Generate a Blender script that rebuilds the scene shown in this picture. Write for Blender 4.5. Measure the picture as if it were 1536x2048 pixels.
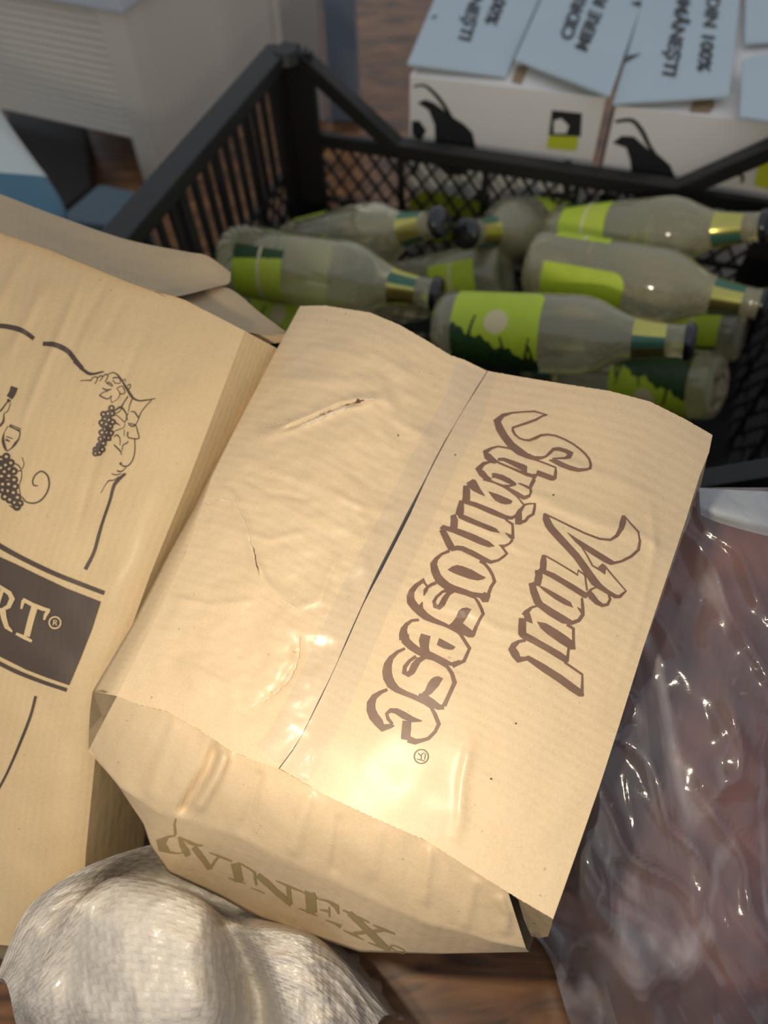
import bpy, bmesh, math, random
from mathutils import Vector, Matrix, noise
from mathutils.bvhtree import BVHTree
from mathutils.geometry import delaunay_2d_cdt

for o in list(bpy.data.objects): bpy.data.objects.remove(o)
S = bpy.context.scene
COL = S.collection
random.seed(7)

# ------------------------------------------------------------------ camera
FPX = 1540.0; CX = 768.0; CY = 1024.0
CAM = Vector((0, 0, 0.70))
_n = Vector((800 - CX, 2143 - CY, FPX)).normalized()      # gravity seen from the camera (x right, y down, z forward)
_up = -_n
_f = Vector((0, 0, 1)); _wy = (_f - _f.dot(_up) * _up).normalized(); _wx = _wy.cross(_up)
def c2w(v): return Vector((v.dot(_wx), v.dot(_wy), v.dot(_up)))
XC, YC, ZC = c2w(Vector((1, 0, 0))), c2w(Vector((0, 1, 0))), c2w(Vector((0, 0, 1)))
cd = bpy.data.cameras.new('camera'); cam = bpy.data.objects.new('camera', cd); COL.objects.link(cam)
M = Matrix(((XC.x, -YC.x, -ZC.x), (XC.y, -YC.y, -ZC.y), (XC.z, -YC.z, -ZC.z))).to_4x4()
M.translation = CAM; cam.matrix_world = M
cd.sensor_fit = 'VERTICAL'; cd.sensor_height = 36; cd.lens = FPX / 2048 * 36
cd.clip_start = 0.01
cd.dof.use_dof = True; cd.dof.focus_distance = 0.40; cd.dof.aperture_fstop = 5.0
S.camera = cam

# ------------------------------------------------------------------ light
W = bpy.data.worlds.new('world'); S.world = W; W.use_nodes = True
bg = W.node_tree.nodes['Background']; bg.inputs[0].default_value = (0.88, 0.93, 1.0, 1); bg.inputs[1].default_value = 0.46
for dx in (-0.012, 0.012):
    ld = bpy.data.lights.new('phone_torch', 'POINT'); ld.energy = 2.1; ld.color = (1.0, 0.86, 0.64); ld.shadow_soft_size = 0.006
    lo = bpy.data.objects.new('phone_torch', ld); COL.objects.link(lo)
    lo.location = CAM + XC * (-0.092 + dx) + YC * 0.05 + ZC * 0.15
S.view_settings.view_transform = 'Standard'; S.view_settings.look = 'None'
S.view_settings.exposure = 0.0; S.view_settings.gamma = 1.0; S.view_settings.use_curve_mapping = False

# ------------------------------------------------------------------ mapping helpers
def ray(u, v): return XC * ((u - CX) / FPX) + YC * ((v - CY) / FPX) + ZC
def P(u, v, d): return CAM + ray(u, v) * d
def PZ(u, v, z):
    r = ray(u, v); return CAM + r * ((z - CAM.z) / r.z)
def PPL(u, v, p0, n):
    r = ray(u, v); return CAM + r * ((p0 - CAM).dot(n) / r.dot(n))
def proj(p):
    q = p - CAM; d = q.dot(ZC); return (CX + FPX * q.dot(XC) / d, CY + FPX * q.dot(YC) / d, d)

# ------------------------------------------------------------------ object helpers
def mesh_obj(name, bm, mats, parent=None, smooth=False):
    me = bpy.data.meshes.new(name); bm.normal_update(); bm.to_mesh(me); bm.free()
    if not isinstance(mats, (list, tuple)): mats = [mats]
    for m in mats: me.materials.append(m)
    if smooth:
        for p in me.polygons: p.use_smooth = True
    o = bpy.data.objects.new(name, me); COL.objects.link(o)
    if parent: o.parent = parent; o.matrix_parent_inverse = parent.matrix_world.inverted()
    return o
def empty(name, loc=(0, 0, 0)):
    o = bpy.data.objects.new(name, None); COL.objects.link(o); o.location = loc
    o.matrix_world = Matrix.Translation(Vector(loc)); o.empty_display_size = 0.05
    return o
def tag(o, label, cat, group=None):
    o['label'] = label; o['category'] = cat
    if group: o['group'] = group
    return o
def lerp(a, b, t): return a + (b - a) * t
def poly_at(pts, t):
    """point at normalised arc length t along a polyline of tuples"""
    L = [0.0]
    for a, b in zip(pts, pts[1:]): L.append(L[-1] + math.hypot(b[0] - a[0], b[1] - a[1]))
    s = t * L[-1]
    for i in range(len(pts) - 1):
        if s <= L[i + 1] or i == len(pts) - 2:
            k = 0 if L[i + 1] == L[i] else (s - L[i]) / (L[i + 1] - L[i])
            return tuple(x + (y - x) * k for x, y in zip(pts[i], pts[i + 1]))
def catmull(pts, n):
    """n+1 points on a Catmull-Rom spline through tuples (uniform in index)"""
    m = len(pts) - 1; out = []
    for k in range(n + 1):
        t = k / n * m; i = min(int(t), m - 1); f = t - i
        p1, p2 = pts[i], pts[i + 1]
        p0 = pts[i - 1] if i > 0 else tuple(2 * a - b for a, b in zip(p1, p2))
        p3 = pts[i + 2] if i + 2 <= m else tuple(2 * b - a for a, b in zip(p1, p2))
        out.append(tuple(0.5 * (2 * b + (c - a) * f + (2 * a - 5 * b + 4 * c - d) * f * f + (3 * b - a - 3 * c + d) * f ** 3)
                         for a, b, c, d in zip(p0, p1, p2, p3)))
    return out
def patch(rows, nr, nc):
    """smooth surface through a control grid of tuples -> (nr+1) x (nc+1) tuples"""
    rr = [catmull(r, nc) for r in rows]
    cols = [catmull([r[j] for r in rr], nr) for j in range(nc + 1)]
    return [[cols[j][i] for j in range(nc + 1)] for i in range(nr + 1)]
def grid_bm(G, bm=None, uv=None, mat=0, flip=False):
    bm = bm or bmesh.new()
    V = [[bm.verts.new(p) for p in r] for r in G]
    uvl = bm.loops.layers.uv.verify()
    for i in range(len(G) - 1):
        for j in range(len(G[0]) - 1):
            q = [(i, j), (i, j + 1), (i + 1, j + 1), (i + 1, j)]
            if flip: q.reverse()
            f = bm.faces.new([V[a][b] for a, b in q]); f.material_index = mat
            for l, (a, b) in zip(f.loops, q):
                l[uvl].uv = uv(a, b) if uv else (b / (len(G[0]) - 1), a / (len(G) - 1))
    return bm
def box_pts(bm, c, mat=0):
    """hexahedron from 8 corners: bottom 4 (ccw) then top 4"""
    v = [bm.verts.new(p) for p in c]
    for q in ((3, 2, 1, 0), (4, 5, 6, 7), (0, 1, 5, 4), (1, 2, 6, 5), (2, 3, 7, 6), (3, 0, 4, 7)):
        f = bm.faces.new([v[i] for i in q]); f.material_index = mat
    return v
def obox(bm, o, ax, ay, az, mat=0):
    o, ax, ay, az = map(Vector, (o, ax, ay, az))
    return box_pts(bm, [o, o + ax, o + ax + ay, o + ay, o + az, o + ax + az, o + ax + ay + az, o + ay + az], mat)
def bar(bm, a, b, w, h, up=Vector((0, 0, 1))):
    a, b = Vector(a), Vector(b); d = (b - a).normalized(); s = d.cross(up).normalized(); u = s.cross(d).normalized()
    obox(bm, a - s * w / 2 - u * h / 2, s * w, b - a, u * h)
def bevel(bm, w, seg=2):
    bmesh.ops.bevel(bm, geom=bm.edges[:], offset=w, segments=seg, affect='EDGES', profile=0.6)
def bvh_of(objs):
    vs, fs = [], []
    for o in objs:
        k = len(vs); vs += [o.matrix_world @ v.co for v in o.data.vertices]
        fs += [[k + i for i in p.vertices] for p in o.data.polygons]
    return BVHTree.FromPolygons(vs, fs)
def seg_dist(x, y, pts):
    best = 1e9; bt = 0; n = len(pts) - 1
    for i in range(n):
        ax, ay = pts[i][:2]; bx, by = pts[i + 1][:2]
        dx, dy = bx - ax, by - ay; L = dx * dx + dy * dy
        t = 0 if L == 0 else max(0, min(1, ((x - ax) * dx + (y - ay) * dy) / L))
        qx, qy = ax + dx * t - x, ay + dy * t - y; d = math.hypot(qx, qy)
        if d < best: best = d; bt = (i + t) / n; side = dx * (y - ay) - dy * (x - ax)
    return best, bt, (1 if side > 0 else -1)

# ------------------------------------------------------------------ printing (ink laid on a surface)
def land(bvh, u, v, lift, fallback):
    r = ray(u, v).normalized(); h = bvh.ray_cast(CAM, r)
    if h[0] is None:
        p0, n0 = fallback; h = bvh.find_nearest(PPL(u, v, p0, n0)); p, n = h[0], h[1]
    else: p, n = h[0], h[1]
    if n.dot(r) > 0: n = -n
    return p + n * lift
class Ink:
    def __init__(s, bvh, fallback, lift=0.0003): s.bm = bmesh.new(); s.b = bvh; s.f = fallback; s.lift = lift
    def pt(s, u, v, k=0): return s.bm.verts.new(land(s.b, u, v, s.lift + k, s.f))
    def stroke(s, pts, org=(0, 0), sc=1.0, smooth=True, mat=0, k=0.0):
        q = [(org[0] + x * sc, org[1] + y * sc, w * sc) for x, y, w in pts]
        if smooth and len(q) > 2: q = catmull(q, (len(q) - 1) * 5)
        else: q = [poly_at(q, i / 12) for i in range(13)] if len(q) == 2 else q
        L = []
        for i, (x, y, w) in enumerate(q):
            a = q[max(i - 1, 0)]; b = q[min(i + 1, len(q) - 1)]
            dx, dy = b[0] - a[0], b[1] - a[1]; m = math.hypot(dx, dy) or 1; nx, ny = -dy / m * w / 2, dx / m * w / 2
            L.append((s.pt(x + nx, y + ny, k), s.pt(x, y, k), s.pt(x - nx, y - ny, k)))
        for a, b in zip(L, L[1:]):
            for i in (0, 1):
                try:
                    f = s.bm.faces.new((a[i], a[i + 1], b[i + 1], b[i])); f.material_index = mat
                except ValueError: pass
    def poly(s, pts, org=(0, 0), sc=1.0, mat=0, k=0.0, step=14, holes=()):
        loops = [[(org[0] + x * sc, org[1] + y * sc) for x, y in L] for L in [pts] + list(holes)]
        V, E = [], []
        for L in loops:
            D = []
            for i in range(len(L)):
                a, b = L[i], L[(i + 1) % len(L)]; n = max(1, int(math.hypot(b[0] - a[0], b[1] - a[1]) / step))
                D += [(lerp(a[0], b[0], j / n), lerp(a[1], b[1], j / n)) for j in range(n)]
            k0 = len(V); V += D; E += [(k0 + i, k0 + (i + 1) % len(D)) for i in range(len(D))]
        def inside(x, y):
            c = False
            for L in loops:
                for i in range(len(L)):
                    (ax, ay), (bx, by) = L[i], L[(i + 1) % len(L)]
                    if (ay > y) != (by > y) and x < (bx - ax) * (y - ay) / (by - ay) + ax: c = not c
            return c
        xs = [p[0] for p in loops[0]]; ys = [p[1] for p in loops[0]]
        y = min(ys) + step / 2
        while y < max(ys):
            x = min(xs) + step / 2
            while x < max(xs):
                if inside(x, y): V.append((x, y))
                x += step
            y += step
        vo, eo, fo = delaunay_2d_cdt([Vector(p) for p in V], E, [], 0, 1e-5)[:3]
        bv = [s.pt(p.x, p.y, k) for p in vo]
        for f in fo:
            cx = sum(vo[i].x for i in f) / len(f); cy = sum(vo[i].y for i in f) / len(f)
            if inside(cx, cy):
                g = s.bm.faces.new([bv[i] for i in f]); g.material_index = mat
    def done(s, name, mats, parent): return mesh_obj(name, s.bm, mats, parent)

# ------------------------------------------------------------------ materials
def new_mat(name):
    m = bpy.data.materials.new(name); m.use_nodes = True; nt = m.node_tree
    return m, nt, nt.nodes['Principled BSDF']
def plain(name, col, rough=0.6, metal=0.0, noise_amt=0.0, nscale=20, coat=0.0, bump=0.0, **kw):
    m, nt, b = new_mat(name)
    b.inputs['Base Color'].default_value = (*col, 1); b.inputs['Roughness'].default_value = rough
    b.inputs['Metallic'].default_value = metal; b.inputs['Coat Weight'].default_value = coat
    for k, v in kw.items(): b.inputs[k.replace('_', ' ')].default_value = v
    if noise_amt or bump:
        tc = nt.nodes.new('ShaderNodeTexCoord'); nz = nt.nodes.new('ShaderNodeTexNoise'); nz.inputs['Scale'].default_value = nscale
        nz.inputs['Detail'].default_value = 5
        nt.links.new(tc.outputs['Object'], nz.inputs['Vector'])
        if noise_amt:
            mr = nt.nodes.new('ShaderNodeMix'); mr.data_type = 'RGBA'
            mr.inputs[6].default_value = (*[c * (1 - noise_amt) for c in col], 1); mr.inputs[7].default_value = (*[min(1, c * (1 + noise_amt)) for c in col], 1)
            nt.links.new(nz.outputs['Fac'], mr.inputs[0]); nt.links.new(mr.outputs[2], b.inputs['Base Color'])
        if bump:
            bp = nt.nodes.new('ShaderNodeBump'); bp.inputs['Distance'].default_value = bump
            nt.links.new(nz.outputs['Fac'], bp.inputs['Height']); nt.links.new(bp.outputs[0], b.inputs['Normal'])
    return m
def cardboard(name, col, coat=0.0, ridges=0.00025, ridge_scale=1.0, ridge_dir=0):
    """kraft board: fibres and specks in the colour, flute lines in the bump (UV in metres)"""
    m, nt, b = new_mat(name); N = nt.nodes.new; Lk = nt.links.new
    tc = N('ShaderNodeTexCoord')
    n1 = N('ShaderNodeTexNoise'); n1.inputs['Scale'].default_value = 14; n1.inputs['Detail'].default_value = 6
    n2 = N('ShaderNodeTexNoise'); n2.inputs['Scale'].default_value = 900; n2.inputs['Detail'].default_value = 3
    n3 = N('ShaderNodeTexNoise'); n3.inputs['Scale'].default_value = 260; n3.inputs['Detail'].default_value = 2
    for n in (n1, n2, n3): Lk(tc.outputs['Object'], n.inputs['Vector'])
    mx = N('ShaderNodeMix'); mx.data_type = 'RGBA'; mx.inputs[6].default_value = (*[c * 0.90 for c in col], 1); mx.inputs[7].default_value = (*[min(1, c * 1.08) for c in col], 1)
    Lk(n1.outputs['Fac'], mx.inputs[0])
    mx2 = N('ShaderNodeMix'); mx2.data_type = 'RGBA'; mx2.blend_type = 'MULTIPLY'; mx2.inputs[0].default_value = 0.30
    rp = N('ShaderNodeValToRGB'); rp.color_ramp.elements[0].position = 0.3; rp.color_ramp.elements[0].color = (0.72, 0.7, 0.66, 1); rp.color_ramp.elements[1].position = 0.62
    Lk(n2.outputs['Fac'], rp.inputs[0]); Lk(mx.outputs[2], mx2.inputs[6]); Lk(rp.outputs[0], mx2.inputs[7])
    rp3 = N('ShaderNodeValToRGB'); rp3.color_ramp.elements[0].position = 0.20; rp3.color_ramp.elements[0].color = (0.45, 0.38, 0.3, 1); rp3.color_ramp.elements[1].position = 0.27
    mx3 = N('ShaderNodeMix'); mx3.data_type = 'RGBA'; mx3.blend_type = 'MULTIPLY'; mx3.inputs[0].default_value = 0.7
    Lk(n3.outputs['Fac'], rp3.inputs[0]); Lk(mx2.outputs[2], mx3.inputs[6]); Lk(rp3.outputs[0], mx3.inputs[7])
    Lk(mx3.outputs[2], b.inputs['Base Color'])
    b.inputs['Roughness'].default_value = 0.62; b.inputs['Coat Weight'].default_value = coat; b.inputs['Coat Roughness'].default_value = 0.28
    wv = N('ShaderNodeTexWave'); wv.wave_type = 'BANDS'; wv.bands_direction = 'X' if ridge_dir == 0 else 'Y'
    wv.inputs['Scale'].default_value = 45 * ridge_scale; wv.inputs['Distortion'].default_value = 1.2; wv.inputs['Detail'].default_value = 2
    wv.inputs['Detail Scale'].default_value = 1.5
    Lk(tc.outputs['UV'], wv.inputs['Vector'])
    b1 = N('ShaderNodeBump'); b1.inputs['Distance'].default_value = ridges; Lk(wv.outputs['Fac'], b1.inputs['Height'])
    n4 = N('ShaderNodeTexNoise'); n4.inputs['Scale'].default_value = 45; n4.inputs['Detail'].default_value = 6; Lk(tc.outputs['Object'], n4.inputs['Vector'])
    b2 = N('ShaderNodeBump'); b2.inputs['Distance'].default_value = 0.0012; Lk(n4.outputs['Fac'], b2.inputs['Height']); Lk(b1.outputs[0], b2.inputs['Normal'])
    Lk(b2.outputs[0], b.inputs['Normal'])
    return m
KRAFT = cardboard('kraft_board', (0.60, 0.455, 0.285), coat=0.25, ridges=0.0001)
KRAFT2 = cardboard('kraft_board_pale', (0.50, 0.37, 0.21), coat=0.06, ridges=0.00007)
KRAFT_IN = cardboard('kraft_board_inner', (0.50, 0.37, 0.22), ridges=0.00012)
INK = plain('brown_ink', (0.155, 0.085, 0.055), 0.5, noise_amt=0.25, nscale=180, coat=0.15)
INK2 = plain('dark_ink', (0.055, 0.036, 0.026), 0.5, noise_amt=0.12, nscale=60)
INKLINE = plain('vine_ink', (0.30, 0.22, 0.10), 0.6)
BLACKP = plain('black_plastic', (0.010, 0.009, 0.009), 0.5, noise_amt=0.2, nscale=30, bump=0.0004)
def film(name, rough, opac, bump_d, scale, tint=(1, 1, 1), diffuse=(0.8, 0.8, 0.85), haze=False):
    """clear plastic film: mostly see-through, glossy, a little milky"""
    m = bpy.data.materials.new(name); m.use_nodes = True; nt = m.node_tree; nt.nodes.clear(); N = nt.nodes.new; Lk = nt.links.new
    out = N('ShaderNodeOutputMaterial'); tr = N('ShaderNodeBsdfTransparent'); tr.inputs[0].default_value = (*tint, 1)
    gl = N('ShaderNodeBsdfGlossy'); gl.inputs['Roughness'].default_value = rough; df = N('ShaderNodeBsdfDiffuse'); df.inputs[0].default_value = (*diffuse, 1)
    tc = N('ShaderNodeTexCoord'); nz = N('ShaderNodeTexNoise'); nz.inputs['Scale'].default_value = scale; nz.inputs['Detail'].default_value = 6; nz.inputs['Distortion'].default_value = 0.8
    mp = N('ShaderNodeMapping'); mp.inputs['Scale'].default_value = (1, 1, 1)
    Lk(tc.outputs['Object'], mp.inputs[0]); Lk(mp.outputs[0], nz.inputs['Vector'])
    bp = N('ShaderNodeBump'); bp.inputs['Distance'].default_value = bump_d; Lk(nz.outputs['Fac'], bp.inputs['Height']); Lk(bp.outputs[0], gl.inputs['Normal']); Lk(bp.outputs[0], df.inputs['Normal'])
    # Schlick reflectance, the same from both sides of the thin sheet
    ge = N('ShaderNodeNewGeometry'); dt = N('ShaderNodeVectorMath'); dt.operation = 'DOT_PRODUCT'; Lk(bp.outputs[0], dt.inputs[0]); Lk(ge.outputs['Incoming'], dt.inputs[1])
    ab = N('ShaderNodeMath'); ab.operation = 'ABSOLUTE'; Lk(dt.outputs['Value'], ab.inputs[0])
    om = N('ShaderNodeMath'); om.operation = 'SUBTRACT'; om.inputs[0].default_value = 1.0; om.use_clamp = True; Lk(ab.outputs[0], om.inputs[1])
    pw = N('ShaderNodeMath'); pw.operation = 'POWER'; pw.inputs[1].default_value = 5.0; Lk(om.outputs[0], pw.inputs[0])
    fr = N('ShaderNodeMath'); fr.operation = 'MULTIPLY_ADD'; fr.inputs[1].default_value = 0.93; fr.inputs[2].default_value = 0.07; Lk(pw.outputs[0], fr.inputs[0])
    m1 = N('ShaderNodeMixShader'); m1.inputs[0].default_value = opac; Lk(tr.outputs[0], m1.inputs[1]); Lk(df.outputs[0], m1.inputs[2])
    if haze:   # stretched, whitened creases of the film
        m2 = N('ShaderNodeMapping'); m2.inputs['Scale'].default_value = (30, 7, 7); m2.inputs['Rotation'].default_value = (0, 0, -0.75); Lk(tc.outputs['Object'], m2.inputs[0])
        z2 = N('ShaderNodeTexNoise'); z2.inputs['Scale'].default_value = 1.0; z2.inputs['Detail'].default_value = 5; z2.inputs['Distortion'].default_value = 0.8; Lk(m2.outputs[0], z2.inputs['Vector'])
        r2 = N('ShaderNodeMapRange'); r2.inputs[1].default_value = 0.52; r2.inputs[2].default_value = 0.76; r2.inputs[3].default_value = opac; r2.inputs[4].default_value = opac + 0.75; Lk(z2.outputs['Fac'], r2.inputs[0]); Lk(r2.outputs[0], m1.inputs[0])
    ms = N('ShaderNodeMixShader'); Lk(fr.outputs[0], ms.inputs[0]); Lk(m1.outputs[0], ms.inputs[1]); Lk(gl.outputs[0], ms.inputs[2])
    Lk(ms.outputs[0], out.inputs[0]); return m
TAPE = film('clear_tape', 0.16, 0.03, 0.0005, 60)
FILM = film('clear_film', 0.20, 0.09, 0.0018, 24, diffuse=(0.50, 0.46, 0.48), haze=True)

# ------------------------------------------------------------------ floor
def wood_floor():
    m, nt, b = new_mat('brown_laminate'); N = nt.nodes.new; Lk = nt.links.new
    tc = N('ShaderNodeTexCoord'); mp = N('ShaderNodeMapping'); mp.inputs['Scale'].default_value = (2.0, 8, 1); mp.inputs['Rotation'].default_value = (0, 0, 0.25)
    Lk(tc.outputs['Object'], mp.inputs[0])
    nz = N('ShaderNodeTexNoise'); nz.inputs['Scale'].default_value = 5; nz.inputs['Detail'].default_value = 8; nz.inputs['Distortion'].default_value = 1.5; Lk(mp.outputs[0], nz.inputs['Vector'])
    rp = N('ShaderNodeValToRGB'); e = rp.color_ramp.elements; e[0].position = 0.35; e[0].color = (0.07, 0.03, 0.014, 1); e[1].position = 0.72; e[1].color = (0.40, 0.18, 0.065, 1)
    Lk(nz.outputs['Fac'], rp.inputs[0]); Lk(rp.outputs[0], b.inputs['Base Color']); b.inputs['Roughness'].default_value = 0.35
    return m
bm = bmesh.new(); obox(bm, (-2.5, -1.2, -0.02), (5, 0, 0), (0, 5, 0), (0, 0, 0.02))
fl = mesh_obj('floor', bm, wood_floor()); fl['kind'] = 'structure'

# ================================================================== the taped wine carton in front
NB = c2w(Vector((0.1590, 0.3660, 0.9169))).normalized()       # into the box (plane normal away from the eye)
OB = P(975, 742, 0.468)
def PB(u, v, h=0.0): return PPL(u, v, OB - NB * h, NB)
E_SEAM = [(975, 742), (925, 822), (880, 900), (838, 985), (803, 1056), (770, 1120), (732, 1195), (702, 1262), (668, 1340), (630, 1418), (595, 1488), (558, 1537)]
E_LB = [(600, 612), (650, 611), (740, 625), (800, 650), (860, 685), (900, 710), (930, 720), (975, 742)]
E_RB = [(975, 742), (1050, 755), (1130, 768), (1220, 782), (1300, 803), (1370, 838), (1425, 870)]
E_R = [(1425, 870), (1418, 905), (1398, 955), (1375, 1030), (1330, 1165), (1285, 1300), (1240, 1445), (1200, 1570), (1155, 1700), (1125, 1785), (1106, 1838)]
E_L = [(600, 612), (545, 715), (475, 850), (425, 950), (372, 1105), (300, 1260), (234, 1392)]
E_FL = [(234, 1392), (280, 1410), (332, 1422), (391, 1455), (460, 1500), (505, 1520), (558, 1537)]
E_FR = [(558, 1537), (650, 1590), (740, 1632), (850, 1680), (973, 1758), (1036, 1797), (1106, 1838)]
CREASES = [  # px polylines: width, height (+ up / - down), profile
    ([(500, 880), (560, 862), (620, 838), (680, 812), (725, 800), (765, 796), (800, 815)], 13, 0.0022),
    ([(560, 862), (620, 838), (680, 812), (735, 803)], 3.5, -0.0030),
    ([(435, 960), (470, 1000), (492, 1050), (505, 1110), (535, 1170), (590, 1215)], 9, 0.0014),
    ([(590, 1215), (640, 1200), (655, 1150), (680, 1110)], 9, 0.0010),
    ([(700, 800), (780, 830), (860, 880), (905, 870)], 14, 0.0009),
    ([(500, 925), (600, 960), (720, 1010), (800, 1030)], 9, 0.0007),
    ([(490, 960), (540, 985), (620, 1000)], 6, -0.0008),
    ([(600, 1270), (590, 1330), (560, 1370), (510, 1415)], 13, -0.0013),
    ([(700, 1060), (760, 1180), (700, 1240)], 14, 0.0006),
    ([(560, 1020), (660, 1050), (760, 1085)], 16, 0.0007),
    ([(250, 1255), (330, 1260), (450, 1290)], 10, 0.0008),
    ([(1010, 965), (1110, 1010), (1180, 1040), (1290, 1075), (1330, 1105)], 13, 0.0011),
    ([(870, 1150), (800, 1165), (880, 1210), (960, 1230)], 10, 0.0006),
    ([(945, 1470), (925, 1560), (920, 1640), (905, 1700)], 12, 0.0011),
    ([(1300, 1000), (1310, 1100), (1280, 1240), (1230, 1390)], 9, 0.0006),
    ([(380, 1150), (500, 1230), (620, 1260), (690, 1290)], 16, 0.0006),
    ([(300, 1300), (420, 1360), (560, 1400)], 16, 0.0005),
    ([(450, 1060), (540, 1080), (620, 1060)], 8, 0.0009), ([(640, 700), (760, 720), (860, 760)], 14, 0.0007), ([(560, 760), (700, 760), (840, 800)], 12, 0.0006),
    ([(880, 1180), (1000, 1260), (1120, 1290)], 11, 0.0006), ([(1010, 880), (1150, 930), (1330, 1000)], 10, 0.0006), ([(840, 1010), (960, 1050), (1060, 1110)], 9, 0.0006), ([(330, 1190), (420, 1210), (520, 1200)], 8, 0.0009),
]
def crease_h(u, v):
    h = 0
    for pts, w, a in CREASES:
        d, t, s = seg_dist(u, v, pts)
        if d < 3.2 * w: h += a * math.exp(-(d / w) ** 2) * min(1, 6 * t + 0.15, 6 * (1 - t) + 0.15)
    return h
def flap_h(u, v, s, t, left):
    """bulge of a flap: s across (0 left..1 right), t back..front"""
    arch = math.sin(math.pi * (s ** 0.9 if left else s)) * math.exp(-(t / 0.30) ** 1.3)
    h = arch * (0.016 if left else 0.010)
    h += 0.0035 * math.sin(math.pi * s) * math.sin(math.pi * min(1, t * 1.0))
    n = noise.noise(Vector((u / 90, v / 90, 3.1 if left else 9.7)))
    edge = min(1, 12 * s, 12 * (1 - s), 12 * t, 12 * (1 - t))
    h += n * 0.0016 * (1.0 if left else 0.45) * edge
    if left: h += 0.0006 * edge * noise.noise(Vector((u / 30, v / 22, 1.7)))
    return h + crease_h(u, v) * max(0, edge)
def coons(T, B, L, R, s, t):
    a, b, c, d = poly_at(T, s), poly_at(B, s), poly_at(L, t), poly_at(R, t)
    return tuple((1 - t) * a[i] + t * b[i] + (1 - s) * c[i] + s * d[i]
                 - ((1 - s) * (1 - t) * T[0][i] + s * (1 - t) * T[-1][i] + (1 - s) * t * B[0][i] + s * t * B[-1][i]) for i in (0, 1))
def slit(t):  # half opening of the seam in px
    return 0.9 + 3.6 * math.exp(-((t - 0.43) / 0.13) ** 2) + 0.5 * math.sin(t * 40)
def make_flap(left):
    NS, NT = (130, 230); G = []
    sl = [(x + (-1 if left else 1) * slit(i / 22), y) for i, (x, y) in enumerate([poly_at(E_SEAM, k / 22) for k in range(23)])]
    for i in range(NT + 1):
        t = i / NT; r = []
        for j in range(NS + 1):
            s = j / NS
            if left: u, v = coons(E_LB[:-1] + [sl[0]], E_FL[:-1] + [sl[-1]], E_L, sl, s, t)
            else: u, v = coons([sl[0]] + E_RB[1:], [sl[-1]] + E_FR[1:], sl, E_R, s, t)
            if i in (0, NT): v += 1.2 * noise.noise(Vector((u / 6, 0, i)))
            r.append(PB(u, v, flap_h(u, v, s, t, left)))
        G.append(r)
    bm = grid_bm(G, uv=lambda a, b: (a / NT * 0.34 , b / NS * 0.14))
    # board thickness
    G2 = [[p + NB * 0.0035 for p in r] for r in G]
    grid_bm(G2, bm, flip=True)
    def rim(A, B):
        for k in range(len(A) - 1):
            f = bm.faces.new([bm.verts.new(x) for x in (A[k], A[k + 1], B[k + 1], B[k])]); f.material_index = 1
    rim(G[0], G2[0]); rim(G2[-1], G[-1]); rim([r[0] for r in G2], [r[0] for r in G]); rim([r[-1] for r in G], [r[-1] for r in G2])
    return bm
wine_box = empty('wine_carton', PB(700, 1200, -0.17))
tag(wine_box, 'front brown wine carton with taped top flaps lettered Vinul Strămoșesc, lying tilted', 'carton')
flap_l = mesh_obj('flap', make_flap(True), [KRAFT, KRAFT_IN], wine_box, True); flap_l['label'] = 'creased and torn blank left flap'
flap_r = mesh_obj('flap', make_flap(False), [KRAFT, KRAFT_IN], wine_box, True); flap_r['label'] = 'right flap printed with old style lettering'
for o in (flap_l, flap_r):
    o.data.polygons.foreach_set('use_smooth', [True] * len(o.data.polygons))
# body below the flaps
HB = -0.165
bm = bmesh.new()
N_ = 60
front_top = [poly_at(E_FL, k / 24) for k in range(25)] + [poly_at(E_FR, k / 36) for k in range(1, 37)]
CREASE1 = [(177, 1500), (240, 1575), (319, 1625), (405, 1648), (478, 1672), (560, 1716), (697, 1775), (850, 1846), (927, 1864), (985, 1884), (1052, 1897)]
BOTTOM = [(178, 1503), (232, 1565), (287, 1648), (302, 1694), (337, 1746), (442, 1795), (520, 1838), (610, 1868), (720, 1904), (880, 1908), (1058, 1904)]
ft = [poly_at(front_top, k / N_) for k in range(N_ + 1)]
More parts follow.
